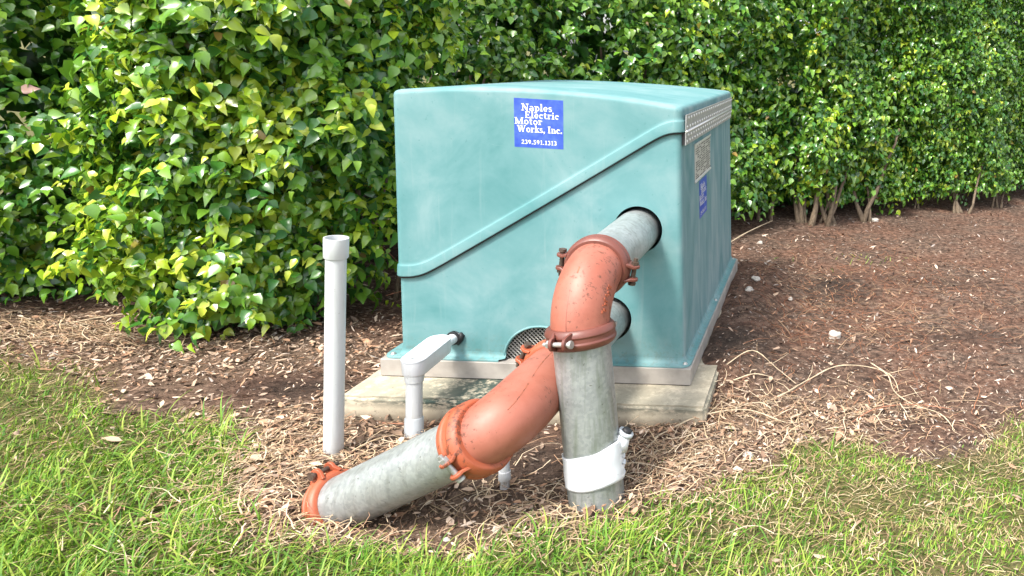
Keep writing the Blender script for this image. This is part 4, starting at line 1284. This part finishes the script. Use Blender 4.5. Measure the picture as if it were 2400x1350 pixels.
# thatch under the lawn
hx, hy = scatter(28000, -3.0, 2.6, -1.5, 1.0, lambda x, y: sstep(-0.1, 0.05, lawn_depth(x, y)) * (0.5 + 0.5 * sstep(0.5, 1.0, x)), rg); n = len(hx)
ribbons('lawn_thatch', hx, hy, gh(hx, hy) + rg.uniform(0.002, 0.018, n), rg.uniform(0, 2 * math.pi, n), rg.uniform(-0.3, 0.5, n), rg.uniform(0.03, 0.07, n), rg.uniform(0.002, 0.004, n), np.c_[-rg.uniform(0, 0.8, n), rg.normal(0, 0.6, n)], 3,
        pick([(0.42, 0.32, 0.18), (0.30, 0.21, 0.11), (0.22, 0.15, 0.09), (0.50, 0.41, 0.26)], n, rg), M_DRY, 'dry brown thatch between the lawn grass blades', 'thatch', rg)

# straw tangles
def straw_d(x, y):
    w = gauss(x, y, (-0.5, -0.66), (0.25, 0.20)) + gauss(x, y, (-0.76, -0.40), (0.18, 0.16), 0.8) + gauss(x, y, (-0.36, -0.48), (0.2, 0.12), 0.9) + gauss(x, y, (0.24, -0.70), (0.42, 0.13), 0.55)
    w += gauss(x, y, (0.62, -0.43), (0.24, 0.18), 1.0) + gauss(x, y, (0.86, -0.12), (0.26, 0.16), 0.55) + gauss(x, y, (1.30, -0.03), (0.36, 0.16), 0.32) + gauss(x, y, (-2.25, 0.52), (0.55, 0.12), 1.0) + gauss(x, y, (-0.05, -0.86), (0.5, 0.06), 0.7)
    tt = np.clip((0.20 - x) / 0.52, 0, 1); yl = -0.87 + 0.19 * tt
    w *= 1 - 0.85 * np.exp(-((np.maximum(np.abs(x + 0.08) - 0.24, 0) / 0.06) ** 2 + ((y - yl) / 0.13) ** 2)) - 0.0 * x
    w *= 1 - 0.8 * np.exp(-(((x + 0.49) / 0.07) ** 2 + ((y + 0.50) / 0.08) ** 2))
    w *= 1 - 0.7 * np.exp(-(((x - 0.43) / 0.13) ** 2 + ((y + 0.70) / 0.13) ** 2))
    return w
sx_, sy_ = scatter(48000, -3.0, 2.4, -1.1, 0.9, straw_d, rg); n = len(sx_)
hd = np.where(sx_ < -1.6, rg.normal(-0.1, 0.35, n) + math.pi * (rg.random(n) < 0.5), rg.uniform(0, 2 * math.pi, n))
ribbons('straw', sx_, sy_, gh(sx_, sy_) + rg.uniform(0.003, 0.03, n), hd, rg.uniform(-0.1, 0.38, n), np.clip(rg.lognormal(-2.55, 0.5, n), 0.025, 0.20), rg.uniform(0.0020, 0.0044, n), np.c_[-rg.uniform(0.1, 1.6, n), rg.normal(0, 0.85, n), np.ones(n)], 7,
        pick([(0.50, 0.37, 0.235), (0.38, 0.27, 0.165), (0.60, 0.48, 0.34), (0.26, 0.175, 0.11), (0.33, 0.20, 0.125)], n, rg), M_DRY, 'tangled pale straw round the pipes and the pad', 'straw', rg, taper=False)

# dead leaves: small curled ovals
def chips(name, x, y, lift, size, aspect, colors, mat, label, cat, rng, curl=0.35, tilt=0.35):
    n = len(x)
    V = np.array([(0, -0.5, 0.0), (0.32, -0.15, curl * 0.25), (0.28, 0.2, curl * 0.3), (0, 0.5, curl * 0.2), (-0.3, 0.15, curl * 0.3), (-0.32, -0.2, curl * 0.2), (0, 0, 0)])
    F = np.array([(0, 1, 6), (1, 2, 6), (2, 3, 6), (3, 4, 6), (4, 5, 6), (5, 0, 6)])
    h = rng.uniform(0, 2 * math.pi, n); a = np.stack([np.cos(h), np.sin(h), rng.normal(0, tilt, n)], -1); a = norm(a)
    u = np.stack([rng.normal(0, tilt, n), rng.normal(0, tilt, n), np.ones(n) * np.where(rng.random(n) < 0.4, -1, 1)], -1); u = norm(u - a * np.sum(u * a, -1, keepdims=True)); b = np.cross(a, u)
    jit = 1 + rng.normal(0, 0.18, (n, 7, 1))
    X = np.stack([x, y, gh(x, y) + lift], -1)[:, None] + size[:, None, None] * jit * (V[None, :, 0:1] * aspect[:, None, None] * b[:, None] + V[None, :, 1:2] * a[:, None] + V[None, :, 2:3] * u[:, None])
    f = (F[None] + np.arange(n)[:, None, None] * 7).reshape(-1, 3)
    me = np_mesh(name, X.reshape(-1, 3), f, np.repeat(np.c_[colors, np.ones(n)], 7, 0))
    return tag(link(name, me, None, mat), label, cat, None, 'stuff')

def lit_d(x, y):
    far = np.hypot(x - CAM_POS[0], y - CAM_POS[1])
    w = litter_w(x, y) + 0.25 * gauss(x, y, (-0.75, 0.6), (0.35, 0.7)) + 0.4 * gauss(x, y, (-0.8, 1.3), (0.5, 0.8))
    return w * (lawn_depth(x, y) < 0.05 + 0.05 * wav(x, y, 20, 1)) + 0.04
lx, ly = scatter(90000, -3.2, 2.2, -1.1, 2.4, lit_d, rg); n = len(lx)
chips('leaf_litter', lx, ly, rg.uniform(0.002, 0.022, n), np.clip(rg.lognormal(-4.0, 0.5, n), 0.006, 0.055), rg.uniform(0.15, 0.8, n), pick([(0.44, 0.32, 0.23), (0.54, 0.42, 0.32), (0.32, 0.21, 0.14), (0.20, 0.13, 0.09), (0.36, 0.21, 0.13), (0.13, 0.085, 0.06), (0.28, 0.20, 0.15)], n, rg), M_DRY,
      'pale dead leaves littered left of the pad', 'leaf litter', rg)
# bark mulch: dark elongated chips everywhere off the lawn
def mul_d(x, y):
    far = np.hypot(x - CAM_POS[0], y - CAM_POS[1])
    return (lawn_depth(x, y) < 0.06) * np.clip((3.0 / far) ** 1.6, 0.10, 1) * (0.75 + 0.3 * wav(x, y, 6, 1.0))
mx, my = scatter(150000, -3.4, 4.2, -1.1, 6.0, mul_d, rg); n = len(mx)
far = np.hypot(mx - CAM_POS[0], my - CAM_POS[1])
pale = rg.random(n) < 0.28 + 0.26 * sstep(1.3, 0.4, my) + 0.10 * wav(mx, my, 8, 3)
mc = pick([(0.050, 0.030, 0.022), (0.085, 0.052, 0.038), (0.13, 0.078, 0.055), (0.035, 0.022, 0.018), (0.16, 0.085, 0.055)], n, rg)
mc[pale] = pick([(0.36, 0.27, 0.21), (0.28, 0.20, 0.15), (0.50, 0.41, 0.33), (0.24, 0.18, 0.145), (0.33, 0.29, 0.26)], int(pale.sum()), rg)
dw = damp_shade_w(mx, my); swap = rg.random(n) < dw * 0.85
mc[swap] = pick([(0.030, 0.021, 0.017), (0.048, 0.034, 0.027), (0.075, 0.055, 0.045)], int(swap.sum()), rg)
chips('bark_mulch', mx, my, rg.uniform(0.001, 0.016, n), np.clip(rg.lognormal(-4.25, 0.45, n), 0.005, 0.045) * np.clip(far / 4, 0.9, 1.4), rg.uniform(0.18, 0.5, n), mc, M_DRY, 'dark brown bark mulch over the bed right of the pad', 'mulch', rg, 0.3, 0.4)
# reddish fibres on the right
fx, fy = scatter(5000, 0.65, 2.6, -0.1, 3.2, lambda x, y: 0.15 + gauss(x, y, (1.15, 1.05), (0.4, 0.35)) + gauss(x, y, (1.6, 1.6), (0.7, 0.7), 0.5), rg); n = len(fx)
ribbons('root_fibres', fx, fy, gh(fx, fy) + rg.uniform(0.004, 0.02, n), rg.uniform(0, 2 * math.pi, n), rg.uniform(-0.1, 0.3, n), rg.uniform(0.06, 0.2, n), rg.uniform(0.0015, 0.003, n), np.c_[-rg.uniform(0, 0.8, n), rg.normal(0, 1.0, n), np.ones(n)], 6,
        pick([(0.26, 0.10, 0.05), (0.34, 0.15, 0.08), (0.18, 0.08, 0.05), (0.42, 0.28, 0.17)], n, rg), M_DRY, 'reddish brown root fibres over the mulch on the right', 'root fibres', rg, taper=False)
# weeds in the bed
wx, wy = scatter(6000, -1.7, 2.6, -0.6, 3.0, lambda x, y: gauss(x, y, (1.43, 2.39), (0.12, 0.14)) + gauss(x, y, (1.75, 2.5), (0.06, 0.06)) + 0.8 * gauss(x, y, (0.74, -0.18), (0.05, 0.05)) + 0.6 * gauss(x, y, (0.95, 2.25), (0.3, 0.2)) * 0.25 + gauss(x, y, (0.62, -0.44), (0.09, 0.05), 0.6) + 0.7 * gauss(x, y, (-1.02, -0.06), (0.03, 0.03)), rg); n = len(wx)
ribbons('weeds', wx, wy, gh(wx, wy), rg.uniform(0, 2 * math.pi, n), rg.uniform(0.3, 1.3, n), rg.uniform(0.03, 0.07, n), rg.uniform(0.004, 0.009, n), np.c_[-rg.uniform(0.3, 1.5, n), rg.normal(0, 0.4, n)], 3,
        pick([(0.16, 0.30, 0.05), (0.26, 0.38, 0.07), (0.40, 0.42, 0.08)], n, rg), M_GRASS, 'small green weeds sprouting in the mulch bed', 'weeds', rg)

# ------------------------------------------------------------------ loose stems, sticks and stones
M_STEM = simple('pale_dry_stem', (0.50, 0.40, 0.27, 1), 0.8, 0, 0.2, 40, 0.2)
M_TWIG = simple('red_brown_twig', (0.32, 0.14, 0.08, 1), 0.8, 0, 0.25, 40, 0.2)
def vine(pts, r, label, mat=M_STEM, twigs=()):
    P = [Vector(p) for p in pts]; fine = []
    for i in range(len(P) - 1):
        p0, p1, p2, p3 = P[max(i - 1, 0)], P[i], P[i + 1], P[min(i + 2, len(P) - 1)]
        for k in range(5):
            t = k / 5
            fine.append(0.5 * ((2 * p1) + (p2 - p0) * t + (2 * p0 - 5 * p1 + 4 * p2 - p3) * t * t + (3 * p1 - p0 - 3 * p2 + p3) * t**3))
    fine.append(P[-1])
    mb = MB(); n = len(fine)
    r *= 0.52
    mb.add(*sweep(fine, [r * (1.1 - 0.5 * k / n) * (1 + 0.22 * math.sin(k * 2.1)) for k in range(n)], 7, True, 0.12))
    for q, d in twigs:
        b = fine[int(q * (n - 1))]; d = Vector(d)
        mb.add(*sweep([b, b + d * 0.5 + Vector((0.008, 0, 0.004)), b + d], [r * 0.6, r * 0.5, r * 0.25], 5))
    o = mb.build('dry_stem', mat)
    tag(o, label, 'dry stem', 'dry stems lying on the mulch')
def g3(x, y, h=0.0): return (x, y, float(gh(x, y)) + h)
vine([g3(0.90, 0.02, 0.005), g3(0.98, 0.10, 0.02), g3(1.07, 0.22, 0.022), g3(1.20, 0.33, 0.034), g3(1.35, 0.36, 0.030), g3(1.45, 0.30, 0.020), g3(1.47, 0.17, 0.01)], 0.0055, 'long pale dry stem arching over the mulch right of the pad', M_STEM, [(0.35, (0.02, 0.10, 0.03)), (0.2, (-0.07, 0.05, 0.02)), (0.8, (0.10, 0.06, 0.0))])
vine([g3(1.36, 0.36, 0.05), g3(1.43, 0.28, 0.03), g3(1.45, 0.16, 0.012), g3(1.52, 0.04, 0.015), g3(1.62, -0.05, 0.02), g3(1.66, -0.16, 0.008)], 0.0048, 'pale dry stem trailing from the arch down to the right lawn', M_STEM, [(0.5, (0.11, 0.03, 0.02)), (0.7, (-0.10, -0.02, 0.01))])
vine([g3(0.72, 0.20, 0.02), g3(0.82, 0.30, 0.035), g3(0.93, 0.27, 0.02), g3(1.02, 0.20, 0.01)], 0.0040, 'short pale stem curving off the pad corner', M_STEM, [(0.6, (0.07, 0.08, 0.02))])
vine([g3(0.52, -0.30, 0.01), g3(0.66, -0.18, 0.03), g3(0.84, -0.12, 0.03), g3(1.00, -0.14, 0.015), g3(1.10, -0.09, 0.01)], 0.0042, 'crooked pale stem lying before the pad right corner', M_STEM, [(0.3, (0.05, 0.1, 0.02)), (0.65, (0.08, 0.07, 0.015))])
vine([g3(1.25, -0.12, 0.01), g3(1.36, -0.02, 0.03), g3(1.52, 0.02, 0.025), g3(1.68, 0.02, 0.01)], 0.0040, 'reddish brown stem looping above the right lawn patch', M_TWIG, [(0.4, (-0.02, 0.08, 0.02))])
vine([g3(0.76, 0.12, 0.012), g3(0.84, 0.17, 0.02), g3(0.92, 0.20, 0.01)], 0.0050, 'straight stubby stick beside the pad right edge', M_STEM)
vine([g3(-0.47, -0.23, 0.012), g3(-0.38, -0.24, 0.016), g3(-0.31, -0.25, 0.012)], 0.0035, 'thin reddish twig lying left of the conduit', M_TWIG)
vine([g3(-2.35, 0.55, 0.01), g3(-2.15, 0.68, 0.035), g3(-1.98, 0.70, 0.02), g3(-1.72, 0.78, 0.05), g3(-1.66, 0.86, 0.01)], 0.0040, 'long pale stem lying under the far left hedge', M_STEM, [(0.5, (0.1, -0.06, 0.01))])
vine([g3(0.42, 2.55, 0.03), g3(0.55, 2.95, 0.04), g3(0.72, 3.25, 0.06)], 0.009, 'bare branch on the soil behind the enclosure right corner', M_STEM)
vine([(-0.86, 0.90, 0.05), (-1.0, 1.0, 0.14), (-1.12, 1.12, 0.20), (-1.3, 1.25, 0.28)], 0.008, 'bare forked twig sticking out left of the enclosure', M_TWIG, [(0.3, (-0.12, -0.05, -0.03)), (0.6, (0.10, -0.10, 0.05))])

def stone(x, y, r, sq, seed, label):
    r *= 0.72
    import bmesh
    bm = bmesh.new(); bmesh.ops.create_icosphere(bm, subdivisions=3, radius=1)
    rs = random.Random(seed); ph = [rs.uniform(0, 6) for _ in range(6)]
    for vv in bm.verts:
        c = vv.co; k = 1 + 0.16 * math.sin(3.1 * c.x + ph[0]) + 0.14 * math.sin(4.3 * c.y + ph[1]) + 0.12 * math.sin(5.7 * c.z + ph[2]) + 0.07 * math.sin(9 * c.x + 7 * c.y + ph[3])
        vv.co = Vector((c.x * r * k * sq[0], c.y * r * k * sq[1], c.z * r * k * sq[2]))
    me = bpy.data.meshes.new('stone'); bm.to_mesh(me); bm.free()
    me.polygons.foreach_set('use_smooth', [True] * len(me.polygons))
    o = link('stone', me, None, M_STONE); o.location = (x, y, float(gh(x, y)) + r * sq[2] * 0.35); o.rotation_euler.z = seed
    tag(o, label, 'stone', 'pale stones in the bed')
for i, a in enumerate([
    (1.20, 0.83, 0.042, (1.2, 0.9, 0.8), 'largest pale stone, alone in the bare mulch right of the pad'),
    (0.74, 1.42, 0.035, (1.3, 0.9, 0.7), 'pale stone beside the middle of the enclosure right side'),
    (0.72, 1.20, 0.030, (1.2, 1, 0.6), 'flat pale stone beside the right edge of the pad'),
    (0.95, 1.30, 0.020, (1.2, 1, 0.7), 'small white pebble a step right of the enclosure'),
    (1.62, 3.75, 0.045, (1.3, 1, 0.5), 'white flat stone below the right hedge stems'),
    (0.87, -0.38, 0.020, (1.2, 0.8, 0.8), 'white chip at the edge of the right lawn patch'),
    (1.05, -0.26, 0.018, (1.5, 0.7, 0.6), 'white flake beside the tuft of right lawn'),
    (0.16, -0.78, 0.016, (0.8, 0.8, 1.2), 'small white chip before the sloping pipe'),
    (0.02, -0.79, 0.013, (1.3, 0.8, 0.8), 'tiny white pebble under the sloping pipe coupling'),
    (0.66, 2.75, 0.025, (1.2, 1, 0.7), 'white pebble behind the enclosure right corner')]):
    stone(a[0], a[1], a[2], a[3], i + 1, a[4])
